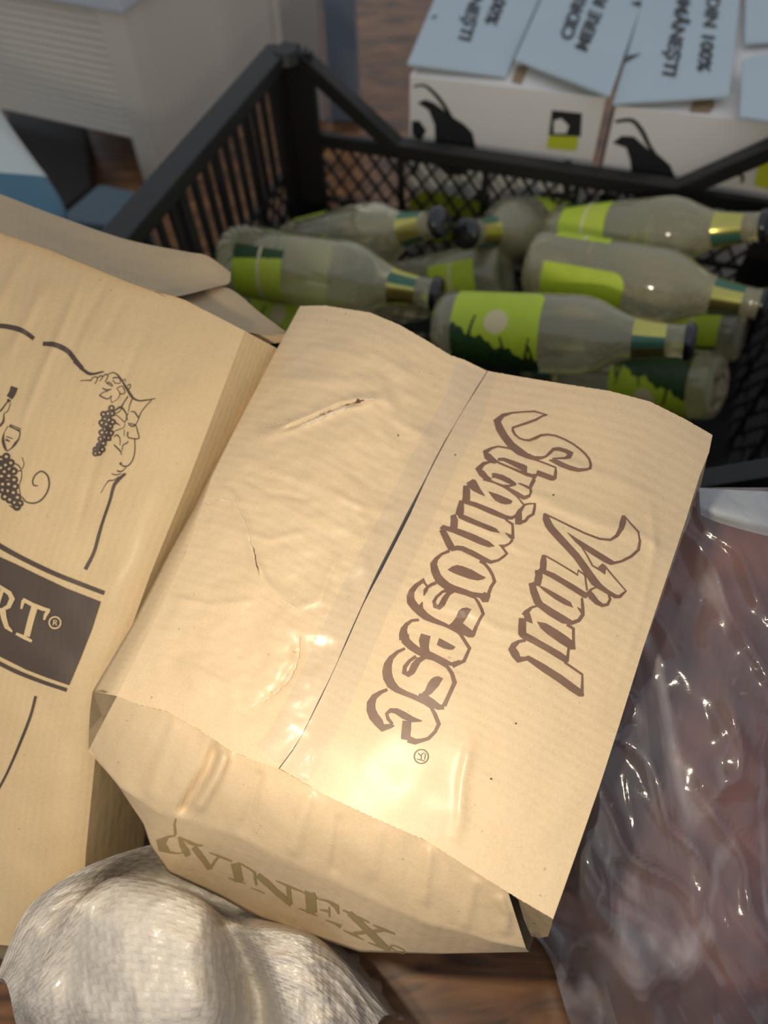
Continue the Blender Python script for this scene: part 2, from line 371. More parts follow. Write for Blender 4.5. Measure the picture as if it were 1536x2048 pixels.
# right end of the front face stops short of the flap corner
def front_rows():
    rows = []
    NR1, NR2 = 26, 18
    for i in range(NR1 + 1):
        t = i / NR1; r = []
        for k in range(N_ * 2 + 1):
            s = k / (2 * N_)
            a = poly_at(front_top[:-6], s); b = poly_at(CREASE1, s)
            u, v = lerp(a[0], b[0], t), lerp(a[1], b[1], t)
            h = lerp(-0.003, -0.034, t) + 0.006 * math.sin(math.pi * t) * math.sin(math.pi * s)
            e = min(1, 8 * t, 8 * (1 - t))
            h += e * 0.0016 * noise.noise(Vector((s * 26, t * 1.6, 5)))
            for pts, w, am in (([(432, 1490), (415, 1540), (385, 1590), (365, 1622)], 9, -0.008), ([(455, 1500), (430, 1560), (400, 1610)], 11, 0.006), ([(350, 1450), (320, 1530), (300, 1590)], 12, 0.002), ([(620, 1590), (600, 1650), (590, 1700)], 10, 0.0025), ([(520, 1550), (500, 1620), (480, 1665)], 8, -0.0025), ([(860, 1700), (850, 1800)], 9, 0.002), ([(680, 1640), (668, 1740)], 7, -0.002), ([(950, 1765), (930, 1850)], 8, 0.002), ([(760, 1660), (745, 1740)], 12, 0.0015),
                               ([(1000, 1800), (1015, 1830), (1010, 1860)], 9, 0.003)):
                d = seg_dist(u, v, pts)[0]
                h += am * math.exp(-(d / w) ** 2) * e
            r.append(PB(u, v, h))
        rows.append(r)
    for i in range(1, NR2 + 1):
        t = i / NR2; r = []
        for k in range(N_ * 2 + 1):
            s = k / (2 * N_)
            a = poly_at(CREASE1, s); b = poly_at(BOTTOM, s)
            u, v = lerp(a[0], b[0], t), lerp(a[1], b[1], t)
            hb = lerp(-0.034, -0.115, 0.5 - 0.5 * math.cos(math.pi * s / 0.5)) if s < 0.5 else lerp(-0.115, -0.048, (s - 0.5) * 2)
            r.append(PB(u, v, lerp(-0.034, hb, t)))
        rows.append(r)
    last = rows[-1]
    rows.append([p + NB * 0.03 + (PB(1200, 900) - PB(870, 1640)).normalized() * 0.03 for p in last])
    return rows
FRG = front_rows()
grid_bm(FRG, bm, uv=lambda a, b: (b / (2 * N_) * 0.25, a * 0.003))
# left side
SIL = [(600, 612), (545, 715), (470, 850), (385, 1020), (338, 1102), (270, 1240), (185, 1383)]
rows = []
for i in range(7):
    t = i / 6; r = []
    for k in range(41):
        a = poly_at(E_L, k / 40); b = poly_at(SIL, k / 40)
        r.append(PB(lerp(a[0], b[0], t), lerp(a[1], b[1], t), -0.003 - 0.012 * (1 - math.cos(t * math.pi / 2))))
    rows.append(r)
rows.append([lerp(p + Vector((0, -0.06, -0.16)), p + NB * 0.13 + (PB(1200, 900) - PB(600, 700)).normalized() * 0.006, i / 40) for i, p in enumerate(rows[-1])])
grid_bm(rows, bm, flip=True, uv=lambda a, b: (b * 0.01, a * 0.01))
lsil = rows[-2]; lbot = rows[-1]
# crushed front-left corner between side and front
cr = [[PB(185, 1383, -0.015), PB(205, 1380, -0.006), PB(234, 1392, -0.004)], [PB(180, 1420, -0.022), PB(204, 1432, -0.030), PB(222, 1425, -0.014)], [PB(178, 1460, -0.03), PB(192, 1470, -0.028), PB(204, 1452, -0.022)], [PB(177, 1500, -0.034), PB(179, 1502, -0.034), PB(182, 1500, -0.033)]]
grid_bm(cr, bm, mat=1)
# right side, back and bottom (out of sight from the front)
redge = [PB(*poly_at(E_R, k / 30), -0.004) for k in range(31)]
inn = (PB(900, 1000) - PB(1300, 1150)).normalized()
grid_bm([[p + inn * 0.002 for p in redge], [lerp(p + Vector((0, -0.06, -0.16)), p + NB * 0.10 + inn * 0.012, i / 30) for i, p in enumerate(redge)]], bm, flip=True)
bedge = [PB(*poly_at(E_LB + E_RB[1:], k / 30), -0.004) for k in range(31)]
BK = Vector((0, -0.06, -0.16))
grid_bm([bedge, [p + BK for p in bedge]], bm)
c1, c2, c3, c4 = bedge[0] + BK, bedge[-1] + BK, redge[-1] + NB * 0.10 + inn * 0.012, FRG[-1][30]
grid_bm([[c1, c2], [c4, c3]], bm, flip=True)
# torn front-right corner lip
grid_bm([[PB(1036, 1797, -0.004), PB(1070, 1817, -0.004), PB(1106, 1838, -0.004)], [PB(1048, 1840, -0.02), PB(1075, 1850, -0.02), PB(1102, 1855, -0.012)], [PB(1062, 1872, -0.03), PB(1080, 1876, -0.03), PB(1096, 1873, -0.02)]], bm, mat=1)
body = mesh_obj('body', bm, [KRAFT, KRAFT_IN], wine_box, True)
# tape over the seam and over the front corner
def tape_strip(cl, hw0, hw1, lift, bv, nseg=90, keep=True):
    rows = []
    for i in range(nseg + 1):
        t = i / nseg; u, v = poly_at(cl, t)[:2]; a = poly_at(cl, max(0, t - .02)); b = poly_at(cl, min(1, t + .02))
        dx, dy = b[0] - a[0], b[1] - a[1]; m = math.hypot(dx, dy); nx, ny = -dy / m, dx / m
        w = lerp(hw0, hw1, t)
        r_ = []
        for q in (-1, -.66, -.33, -.15, .15, .33, .66, 1):
            a_, b_ = u + nx * w * q, v + ny * w * q; k_ = lift + 0.0006 * abs(noise.noise(Vector((u / 25, v / 25, q * 2)))) * (1 + 2.5 * math.exp(-t * 9))
            p = land(bv, a_, b_, k_, (OB, NB))
            if (p - OB).dot(NB) > 0.006 and keep: p = PB(a_, b_, k_ + 0.0008)
            r_.append(p)
        if keep: r_[3], r_[4] = lerp(r_[2], r_[5], .27), lerp(r_[2], r_[5], .73)
        rows.append(r_)
    return grid_bm(rows)
BV = bvh_of([flap_l, flap_r, body])
seam_px = [(952, 738)] + E_SEAM[1:-1] + [(560, 1530)]
tp = mesh_obj('tape', tape_strip(seam_px, 42, 62, 0.0005, BV), TAPE, wine_box, True)

# printing on the front carton
ink = Ink(BV, (OB, NB), 0.00035)
R1, s1 = (940, 800), 260 / 1536; R2, s2 = (860, 960), 220 / 1536; R3, s3 = (800, 1080), 200 / 1536
R4, s4 = (720, 1270), 200 / 1536; R5, s5 = (1070, 1010), 220 / 1536; R6, s6 = (1000, 1130), 260 / 1536
def ST(o, s, *strokes, smooth=False):
    for q in strokes: ink.stroke(q, o, s, smooth=smooth)
def PO(o, s, *polys):
    for q in polys: ink.poly(q, o, s)
ST(R1, s1,
   [(915,180,10),(760,137,20),(640,143,18),(500,155,22),(390,185,45),(320,250,90),(350,340,90),(410,440,85),(490,540,85),(580,610,90),(680,665,60),(760,690,50),(850,685,35),(900,668,28),(940,630,35),(985,585,40),(1050,582,45),(1130,605,45),(1190,640,70),(1170,670,60),(1120,690,25),(1040,692,20),(970,692,12)],
   [(930,712,8),(1000,725,55),(1080,765,60),(1180,805,55),(1280,830,45),(1370,825,30),(1418,810,34),(1425,760,28),(1405,700,24),(1360,640,22),(1300,585,20),(1220,525,20),(1120,470,20),(1010,425,20),(920,412,22),(840,420,28),(780,450,38),(700,480,28),(640,475,18),(580,455,20),(530,410,24),(505,365,32),(505,330,28),(560,312,25),(680,272,30),(780,235,28),(860,190,22),(915,180,10)],
   [(530,595,18),(440,570,20),(330,552,20),(250,575,32),(180,618,62),(205,665,85),(260,715,75),(310,735,45)],
   [(300,725,30),(340,745,22),(470,800,22),(600,855,30),(680,885,42),(760,905,40)],
   [(330,705,35),(400,705,40),(500,745,55),(600,790,70),(650,800,55)], [(640,780,70),(635,870,70)],
   [(690,660,60),(780,712,20),(900,755,18),(1010,800,20),(1010,860,34),(1000,940,34)],
   [(1000,930,50),(960,925,62),(880,895,62),(785,860,62)], [(775,880,50),(745,950,32),(715,1010,30),(712,1050,25),(722,1090,25),(700,1140,30),(650,1160,38)],
   [(240,735,22),(160,755,45),(100,820,78),(140,870,78),(200,930,60),(250,945,30)],
   [(240,955,20),(400,1030,20),(490,1075,45),(560,1120,60),(640,1155,45),(700,1130,28)],
   [(260,895,60),(300,895,55),(380,920,62),(460,960,60),(535,1000,34)], [(545,1000,20),(450,1022,32),(400,1012,20)],
   [(560,985,5),(640,1015,20),(700,1045,25)])
PO(R2, s2, [(510,45),(600,-10),(640,10),(700,125),(772,232),(690,200),(600,155),(545,110)],
   [(812,160),(950,205),(1080,260),(1152,295),(1130,335),(1060,345),(990,330),(910,290),(860,230)],
   [(385,490),(480,495),(700,590),(850,650),(920,680),(975,745),(850,720),(650,640),(500,580),(400,535)],
   [(180,630),(300,665),(420,690),(620,765),(830,865),(905,930),(820,942),(700,905),(500,815),(320,740),(130,680)])
ST(R2, s2, [(500,80,70),(510,150,100),(508,250,105),(500,300,110)], [(480,290,80),(540,320,60),(640,350,65),(850,440,75),(1050,525,62),(1140,535,45),(1200,500,40),(1250,440,62),(1290,390,40),(1320,350,30),(1380,335,25),(1480,332,18)],
   [(1465,330,30),(1458,400,36),(1440,480,40),(1370,520,42),(1330,575,42),(1230,605,55)], [(1235,625,90),(1235,540,95),(1250,440,60)],
   [(1200,220,10),(1260,290,20),(1310,350,25)], [(740,0,15),(900,40,20),(1050,95,30),(1150,160,45),(1250,225,50),(1310,255,50),(1380,235,30),(1405,180,28),(1400,120,28),(1460,0,35)],
   [(1250,45,5),(1390,110,25)], [(440,290,60),(425,400,100),(408,500,110)], [(320,490,70),(340,560,100),(330,690,100)],
   [(165,690,80),(215,790,92),(265,890,100),(310,970,100)], [(290,970,60),(380,950,65),(450,960,70),(600,1030,75),(750,1110,70),(850,1150,50),(950,1125,35),(1030,1070,35),(1072,1030,38),(1030,970,28),(985,915,25)],
   [(960,910,10),(1040,925,40),(1110,890,30),(1150,840,35)], [(1050,740,5),(1110,785,45),(1160,820,50)], [(1155,830,40),(1155,700,35),(1150,620,35),(1080,575,25),(1050,555,20)])
ST(R3, s3, [(760,170,50),(640,220,42),(560,290,62),(515,370,105),(535,470,120),(570,560,120),(620,630,130),(720,710,120),(820,750,100),(950,780,75),(1100,830,60),(1250,860,80)],
   [(1340,880,70),(1362,820,50),(1400,720,50),(1452,640,52),(1420,540,45),(1370,450,45),(1300,370,45),(1230,320,60)],
   [(555,660,50),(480,690,50),(425,725,45),(390,780,62),(365,860,10)], [(365,590,10),(320,650,60),(250,700,70),(180,790,90),(160,870,115),(170,950,130),(230,1030,125),(320,1110,130),(400,1180,110),(520,1240,80),(700,1310,55),(820,1380,40),(940,1450,30),(990,1536,35)],
   [(345,950,10),(320,1010,60),(330,1080,60)], [(740,770,60),(650,800,42),(560,880,42),(520,950,52),(540,1020,66),(600,1035,80),(645,990,90),(690,900,85),(750,820,70),(830,790,40)],
   [(850,790,40),(1000,830,42),(1150,890,36),(1200,960,45),(1250,1060,45),(1275,1140,52),(1220,1230,45),(1170,1330,50),(1130,1430,60)],
   [(290,1230,42),(180,1240,45),(100,1300,62),(60,1370,100),(50,1450,130),(60,1536,140)])
PO(R3, s3, [(730,460),(800,410),(870,388),(960,405),(1100,460),(1220,530),(1318,580),(1270,610),(1190,625),(1080,605),(950,560),(820,510)],
   [(1200,860),(1300,800),(1340,830),(1390,850),(1355,955),(1270,960)], [(365,590),(400,670),(440,715),(430,750),(370,680),(330,650)],
   [(900,1090),(950,1050),(1020,1040),(1095,1070),(1030,1180),(960,1280),(1100,1390),(1160,1450),(1130,1495),(1060,1500),(900,1430),(720,1330),(800,1270),(860,1190)])
ST(R4, s4, [(680,0,140),(700,90,130),(780,170,120),(880,240,110),(1000,290,130),(1130,330,90),(1280,400,80),(1400,450,55),(1536,410,55)],
   [(1010,0,150),(985,90,160),(990,190,130),(1010,280,120)],
   [(690,210,40),(580,260,50),(480,350,80),(430,450,120),(415,560,145),(430,660,150),(480,760,140),(570,840,100),(700,900,80),(850,960,80),(1000,1050,50),(1090,1110,48),(1150,1220,60),(1210,1370,62),(1150,1490,50),(1050,1590,55),(950,1620,60),(850,1640,90),(740,1600,110)],
   [(860,330,50),(760,400,52),(690,490,62),(680,580,72),(740,605,90),(795,565,100),(840,470,110),(900,390,90),(1000,340,60)],
   [(1020,340,60),(1130,360,70),(1250,430,60),(1340,490,50),(1410,590,60),(1452,730,68),(1400,850,60),(1340,980,60),(1290,1090,72)], [(1290,1110,70),(1210,1110,90),(1100,1040,120),(1000,970,110),(900,925,60)],
   [(420,840,45),(320,880,60),(220,950,92),(170,1050,130),(170,1150,140),(210,1250,150),(290,1350,140),(350,1430,120),(470,1400,70),(525,1395,20)],
   [(500,1370,40),(430,1290,52),(410,1210,52),(470,1160,72),(560,1170,90),(680,1240,110),(800,1300,90),(950,1325,15)], [(720,1320,130),(712,1440,140),(700,1560,140),(690,1610,120)])
PO(R4, s4, [(1215,50),(1340,115),(1465,185),(1430,225),(1380,230),(1290,210),(1180,155)], [(1090,680),(1140,645),(1200,635),(1275,670),(1200,790),(1095,905),(1000,960),(930,915),(1000,850),(1040,750)])
ST((0, 0), 1, [(905, 1257, 4), (920, 1268, 6), (939, 1297, 7), (928, 1322, 7), (905, 1333, 7)])
ST(R5, s5, [(125,120,20),(150,190,95),(190,280,105),(230,340,100),(330,450,100),(450,580,95),(570,710,95),(680,860,100),(760,980,105),(830,1080,110),(900,1140,80),(1000,1210,60),(1120,1280,55),(1180,1280,50),(1270,1200,20)],
   [(130,125,25),(300,205,22),(500,305,25),(700,400,25),(900,475,28),(1050,490,35),(1140,430,50),(1200,330,70),(1225,240,85),(1235,150,50)],
   [(1240,150,15),(1330,260,18),(1440,380,22),(1462,500,30),(1440,630,40),(1340,720,40),(1200,790,35),(1060,820,40)],
   [(650,590,15),(720,700,20),(800,850,22),(890,900,25)], [(960,840,20),(1100,1010,20),(1270,1205,15)],
   [(730,1210,80),(790,1280,90),(860,1360,70),(940,1405,50),(1010,1390,45),(1045,1320,35),(1020,1230,20),(940,1170,15),(860,1150,20),(800,1170,25),(760,1200,40)],
   [(120,700,50),(115,800,90),(110,900,90),(50,960,90),(40,1050,100),(20,1130,80)],
   [(150,715,20),(300,800,20),(540,945,22),(590,980,34),(600,915,28),(680,970,18),(700,1010,22),(710,1100,24),(725,1200,22)],
   [(110,930,60),(250,990,75),(400,1080,75),(550,1170,80),(690,1260,80),(725,1285,50)])
PO(R5, s5, [(440,378),(580,470),(760,580),(940,690),(1100,790),(1050,840),(960,800),(800,700),(660,605),(560,520)], [(890,860),(940,815),(990,870),(975,975),(870,900)])
ST(R6, s6, [(450,60,80),(460,140,80),(440,230,80)], [(370,210,70),(400,320,85),(440,430,90),(480,480,80)],
   [(450,460,60),(500,490,80),(600,560,90),(750,650,90),(850,685,50),(930,655,45),(975,590,45),(975,500,35),(965,390,25)],
   [(430,485,25),(370,505,30),(310,560,60),(290,600,80)], [(265,630,85),(260,720,90),(260,830,90)],
   [(235,820,50),(290,840,80),(400,895,75),(550,980,75),(700,1070,80),(790,1130,70)],
   [(790,705,35),(865,755,35),(865,850,30),(868,980,35)], [(810,970,28),(800,1060,30),(790,1150,35)],
   [(300,890,35),(220,905,40),(160,950,70),(140,990,90),(180,1060,95),(220,1120,80),(300,1110,50),(340,1095,50)],
   [(320,1095,55),(500,1210,85),(700,1340,90),(850,1450,90),(950,1520,80),(985,1545,30)], [(760,1150,25),(970,1295,25),(970,1400,28),(965,1500,40)])
PO(R6, s6, [(440,235),(540,275),(660,340),(830,440),(862,505),(760,470),(640,400),(520,310)], [(905,495),(990,540),(990,600),(950,570)],
   [(270,570),(350,570),(385,695),(300,660)], [(435,670),(540,690),(660,760),(780,840),(880,920),(890,1000),(830,1000),(700,920),(560,820),(480,750)])
def ring(ik, cx, cy, rx, ry, w, rot=0, n=28, mat=0, k=0):
    q = []
    for i in range(n + 1):
        a = i / n * 2 * math.pi; x, y = rx * math.cos(a), ry * math.sin(a)
        q.append((cx + x * math.cos(rot) - y * math.sin(rot), cy + x * math.sin(rot) + y * math.cos(rot), w))
    ik.stroke(q, smooth=False, mat=mat, k=k)
ring(ink, 842.5, 1513, 14, 14, 2.6)
ST((0, 0), 1, [(834,1518,2.2),(849,1522,2.2)], [(842,1520,2),(843,1509,2),(847,1506,2),(851,1508,2),(849,1519,2)], [(843,1513,2),(836,1506,2)])
ink.done('lettering', INK, wine_box)['label'] = 'brown outlined old style lettering Vinul Strămoșesc'
def rag(pts, w, seed, n=40):
    return [(x + 1.6 * noise.noise(Vector((i * .9, seed, 0))), y + 1.6 * noise.noise(Vector((i * .9, seed, 4))), max(0.3, w * (0.55 + 1.1 * noise.noise(Vector((i * .6, seed, 8)))) * math.sin(math.pi * min(1, (i + .5) / n)) ** .5)) for i, (x, y) in enumerate(poly_at(pts, k / n) for k in range(n + 1))]
TEAR = [(600, 853), (640, 836), (685, 818), (712, 806), (728, 801), (762, 796)]
TORN = plain('torn_paper', (0.62, 0.50, 0.36), 0.8, noise_amt=0.25, nscale=300); DTEAR = plain('dark_tear', (0.10, 0.055, 0.03), 0.9)
def mark(name, m, pts, w, seed, lift, n=40):
    ik = Ink(BV, (OB, NB), lift); ik.stroke(rag(pts, w, seed, n), smooth=False); ik.done(name, m, wine_box)
mark('torn_paper', TORN, TEAR, 9, 1.5, .0005); mark('torn_paper', TORN, [(468, 1000), (492, 1050), (508, 1110), (518, 1150)], 3.5, 3.5, .0006)
mark('torn_paper', TORN, [(560, 1195), (590, 1215), (600, 1206)], 4, 6.5, .0006); mark('torn_paper', TORN, [(600, 1275), (598, 1320), (575, 1365), (540, 1395), (490, 1420)], 9, 7.5, .0007)
mark('torn_paper', TORN, [(395, 1015), (440, 1000), (470, 1002)], 5, 9.5, .0006); mark('torn_paper', TORN, [(520, 858), (560, 848), (600, 838)], 4, 11.5, .0006)
mark('tear', DTEAR, [(690, 812), (712, 803), (732, 800)], 5, 21.5, .0009, 16); mark('tear', DTEAR, [(640, 832), (668, 822)], 2.2, 23.5, .0009, 12); mark('tear', DTEAR, [(506, 1095), (520, 1150)], 1.6, 25.5, .0009, 12)
for x, y in ((1105, 990), (981, 1556), (910, 910), (795, 870), (1030, 1445)): mark('speck', DTEAR, [(x, y), (x + 2, y + 4)], 5, x, .0009, 4)
# VINEX name on the front face
ink = Ink(BV, (OB, NB), 0.0004)
A, sa = (280, 1620), 280 / 1536; B, sb = (540, 1700), 320 / 1536
ST(A, sa, [(395,90,14),(380,150,22),(390,270,28)], [(390,278,14),(310,290,24),(230,350,110),(250,410,110),(330,460,22),(420,472,12),(480,462,10)], [(430,290,30),(460,370,60),(500,440,75),(530,500,60)],
   [(440,295,10),(540,350,40),(610,380,30),(690,385,12)], [(590,400,60),(650,480,65),(720,570,60),(765,640,50)], [(770,640,28),(820,560,24),(860,510,22)], [(755,460,8),(860,500,20),(1010,560,16)],
   [(1045,580,100),(1070,680,95),(1090,780,95)], [(970,740,10),(1080,780,18),(1160,800,10)], [(1100,580,14),(1200,640,18),(1270,690,20)], [(1260,690,30),(1262,750,24),(1280,820,22)],
   [(1290,710,60),(1400,800,70),(1536,930,60)], [(1220,850,8),(1300,880,12),(1370,910,8)])
ST(B, sb, [(0,340,50),(90,420,55),(205,520,45)], [(60,292,8),(180,345,18),(320,400,12)], [(175,345,42),(185,430,40),(200,520,30)], [(330,400,30),(450,450,20)],
   [(385,410,95),(395,500,98),(405,600,95)], [(280,558,8),(390,598,18),(455,628,10)], [(445,460,8),(560,488,20),(640,540,50),(660,610,14)], [(480,570,8),(540,580,22),(572,590,20)], [(570,540,12),(572,640,14)],
   [(535,668,8),(620,700,16),(675,730,34),(685,710,10)], [(760,600,50),(860,690,60),(960,790,65),(1060,890,65),(1150,965,40)], [(700,572,12),(800,620,22),(955,692,12)],
   [(990,715,10),(1100,765,26),(1200,800,12)], [(1080,765,30),(960,780,28),(800,800,34)], [(705,765,8),(800,810,20),(900,858,8)], [(940,882,8),(1040,920,14),(1150,968,10)])
ring(ink, 540 + 1225 * sb, 1700 + 948 * sb, 16, 4.5, 1.8, 0.42)
ink.done('lettering', INKLINE, wine_box)['label'] = 'golden brown name VINEX on the front face'

# ================================================================== wine carton leaning at the left
NL = c2w(Vector((-0.03, 0.07, 1.0))).normalized()
OL = P(245, 700, 0.474)
def PL(u, v, h=0.0): return PPL(u, v, OL - NL * h, NL)
T_ED = [(-160, 400), (0, 466), (100, 500), (245, 560), (370, 600), (490, 662)]
R_ED = [(490, 662), (449, 770), (375, 966), (300, 1150), (222, 1370), (190, 1520), (172, 1700), (160, 1905)]
L_ED = [(-160, 400), (-230, 800), (-330, 1300), (-430, 1800)]
B_ED = [(-430, 1800), (-100, 1880), (160, 1905)]
CRL = [([(170, 545), (110, 690), (90, 730), (40, 860)], 7, 0.0016), ([(95, 560), (50, 650), (10, 720)], 9, 0.0012), ([(215, 560), (160, 660), (120, 750)], 8, -0.0010),
       ([(255, 590), (200, 690)], 8, -0.0009), ([(300, 640), (240, 780), (180, 960), (150, 1080)], 8, -0.0008), ([(60, 500), (20, 560), (-20, 640)], 9, 0.001)]
def leftface(s, t):
    u, v = coons(T_ED, B_ED, L_ED, R_ED, s, t)
    e = min(1, 10 * (1 - s), 10 * t)
    h = 0.004 * math.sin(math.pi * min(1, t * 1.3)) + 0.0012 * noise.noise(Vector((u / 80, v / 80, 0))) * e
    for pts, w, am in CRL:
        d, tt, _ = seg_dist(u, v, pts)
        if d < 3 * w: h += am * math.exp(-(d / w) ** 2) * min(1, 5 * tt + .1, 5 * (1 - tt) + .1)
    h -= 0.007 * max(0, (s - 0.86) / 0.14) ** 2 * min(1, t * 4)
    return PL(u, v, h)
left_box = empty('wine_carton', PL(150, 1200, -0.07))
tag(left_box, 'left brown wine carton printed with grape vines and a dark RT band', 'carton')
NS, NT = 120, 150
LG = [[leftface(j / NS, i / NT) for j in range(NS + 1)] for i in range(NT + 1)]
bm = grid_bm(LG, uv=lambda a, b: (b / NS * 0.25, a / NT * 0.5))
rt = [r[-1] for r in LG]
side_dir = (PL(560, 700) - PL(490, 680)).normalized()
SIDE = [(560, 700), (525, 800), (470, 950), (415, 1080), (350, 1250), (305, 1400), (295, 1560), (285, 1720), (270, 1900)]
sd = [P(*poly_at(SIDE, i / NT), lerp(0.505, 0.57, i / NT)) for i in range(NT + 1)]
grid_bm([[lerp(rt[i], sd[i], k / 6) for k in range(7)] for i in range(NT + 1)], bm, uv=lambda a, b: (b * 0.01, a / NT * 0.5))
lt = [r[0] for r in LG]
bk0 = [p + NL * lerp(0.03, 0.09, i / NT) for i, p in enumerate(lt)]
grid_bm([lt, bk0], bm); grid_bm([sd, bk0], bm, flip=True)
ringb = list(LG[-1]) + [sd[-1], bk0[-1]]   # the lower end stands on the floor
ringf = [Vector((p.x, p.y, 0.003)) for p in ringb]; nb = len(ringb)
vb_ = [bm.verts.new(p) for p in ringb]; vf_ = [bm.verts.new(p) for p in ringf]
for i in range(nb): bm.faces.new((vb_[i], vf_[i], vf_[(i + 1) % nb], vb_[(i + 1) % nb]))
bm.faces.new(vf_)
body_l = mesh_obj('body', bm, [KRAFT2], left_box, True)
# top flaps folded away from the viewer
def skirt(bm, GG, lim=0.05, k=5):
    """close a draped surface down to the floor so that it is a full body"""
    per = list(GG[0]) + [r[-1] for r in GG[1:]] + list(GG[-1][::-1][1:]) + [r[0] for r in GG[::-1][1:-1]]
    fl = []
    for p in per:
        r = ray(*proj(p)[:2]); xy = Vector((r.x, r.y, 0)) * (p.z / max(1e-3, -r.z))
        if xy.length > lim: xy = xy.normalized() * lim
        fl.append(Vector((p.x, p.y, 0.003)) + xy)
    n = len(per); R_ = [[bm.verts.new(lerp(a, b, j / k) + (Vector((0, 0, 1)).cross(b - a).normalized() if (b - a).length > 1e-4 else Vector()) * 0.004 * math.sin(i * .7) * math.sin(math.pi * j / k)) for i, (a, b) in enumerate(zip(per, fl))] for j in range(k + 1)]
    for j in range(k):
        for i in range(n): bm.faces.new((R_[j][i], R_[j + 1][i], R_[j + 1][(i + 1) % n], R_[j][(i + 1) % n]))
    bm.faces.new(R_[k])
def sheet(rows, nr, nc, th, mats, name, parent, wob=0.0, fn=None, uvs=0.3, smooth=True, sk=False):
    G = patch(rows, nr, nc)
    GG = [[P(u, v, d) for (u, v, d) in r] for r in G]
    if fn: GG = [[fn(p, i / nr, j / nc) for j, p in enumerate(r)] for i, r in enumerate(GG)]
    bm = grid_bm(GG, uv=lambda a, b: (b / nc * uvs, a / nr * uvs), flip=True)
    if sk: skirt(bm, GG)
    if th:
        G2 = [[p + ray(proj(p)[0], proj(p)[1]).normalized() * th for p in r] for r in GG]
        grid_bm(G2, bm)
        for A_, B_ in ((GG[0], G2[0]), (G2[-1], GG[-1]), ([r[0] for r in G2], [r[0] for r in GG]), ([r[-1] for r in GG], [r[-1] for r in G2])):
            for k in range(len(A_) - 1):
                bm.faces.new([bm.verts.new(x) for x in (A_[k], A_[k + 1], B_[k + 1], B_[k])])
    return mesh_obj(name, bm, mats, parent, smooth)
dT = lambda u, v: proj(PL(u, v))[2]
f1 = sheet([[(-160, 330, .52), (0, 388, .52), (110, 430, .522), (250, 478, .524), (370, 503, .528), (415, 512, .53), (462, 545, .532)],
            [(-160, 370, .50), (0, 424, .50), (105, 462, .502), (245, 515, .504), (340, 545, .508), (400, 560, .514), (458, 566, .522)],
            [(-160, 400, .474), (0, 466, .474), (100, 500, .474), (245, 560, .474), (305, 582, .476), (345, 594, .480), (432, 574, .512)]], 20, 60, 0.003, [KRAFT_IN], 'flap', left_box)
f2 = sheet([[(330, 560, .525), (400, 572, .52), (460, 578, .52), (520, 625, .516), (578, 668, .512)],
            [(300, 580, .50), (350, 596, .498), (420, 615, .496), (480, 640, .496), (545, 672, .498)],
            [(245, 560, .476), (300, 580, .476), (370, 600, .476), (430, 634, .478), (490, 664, .482)]], 14, 40, 0.003, [KRAFT_IN], 'flap', left_box)
sheet([[(485, 690, .492), (520, 690, .50), (560, 685, .508)], [(487, 668, .484), (520, 668, .494), (575, 668, .508)]], 4, 10, 0.003, [KRAFT_IN], 'flap', left_box)
BVL = bvh_of([body_l])
ink = Ink(BVL, (OL, NL), 0.0004)
V1, sv = (150, 720), 170 / 1393; V2, sw = (0, 1080), 220 / 1408; V5, sx = (0, 740), 120 / 819; V6, sy = (150, 880), 140 / 1024
ink.poly([(-900,-320),(0,215),(190,300),(500,450),(860,620),(1295,790),(1180,1150),(1030,1530),(890,1860),(600,1760),(340,1660),(0,1490),(-900,1050)], V2, sw)
ST(V2, sw, [(-900,-420,60),(-400,-190,60),(0,75,65),(340,260,62),(700,430,60),(1000,550,58),(1340,680,56)], [(-900,1150,55),(-400,1370,55),(0,1580,55),(250,1700,55),(560,1820,50),(860,1920,50)], smooth=True)
ST((0,0), 1, [(250, 948, 6), (230, 968, 7), (220, 1002, 6), (207, 1040, 6), (198, 1070, 7), (188, 1105, 7), (171, 1139, 8)], [(72, 1392, 6), (62, 1430, 6), (45, 1475, 6), (15, 1545, 5), (-20, 1610, 5)], smooth=True)
ST((0,0), 1, [(-80, 662, 8), (-30, 654, 9), (0, 652, 9), (35, 658, 10), (55, 668, 9), (68, 678, 8)], [(86, 688, 8), (110, 690, 10), (135, 702, 10), (152, 722, 9), (165, 738, 9)], smooth=True)
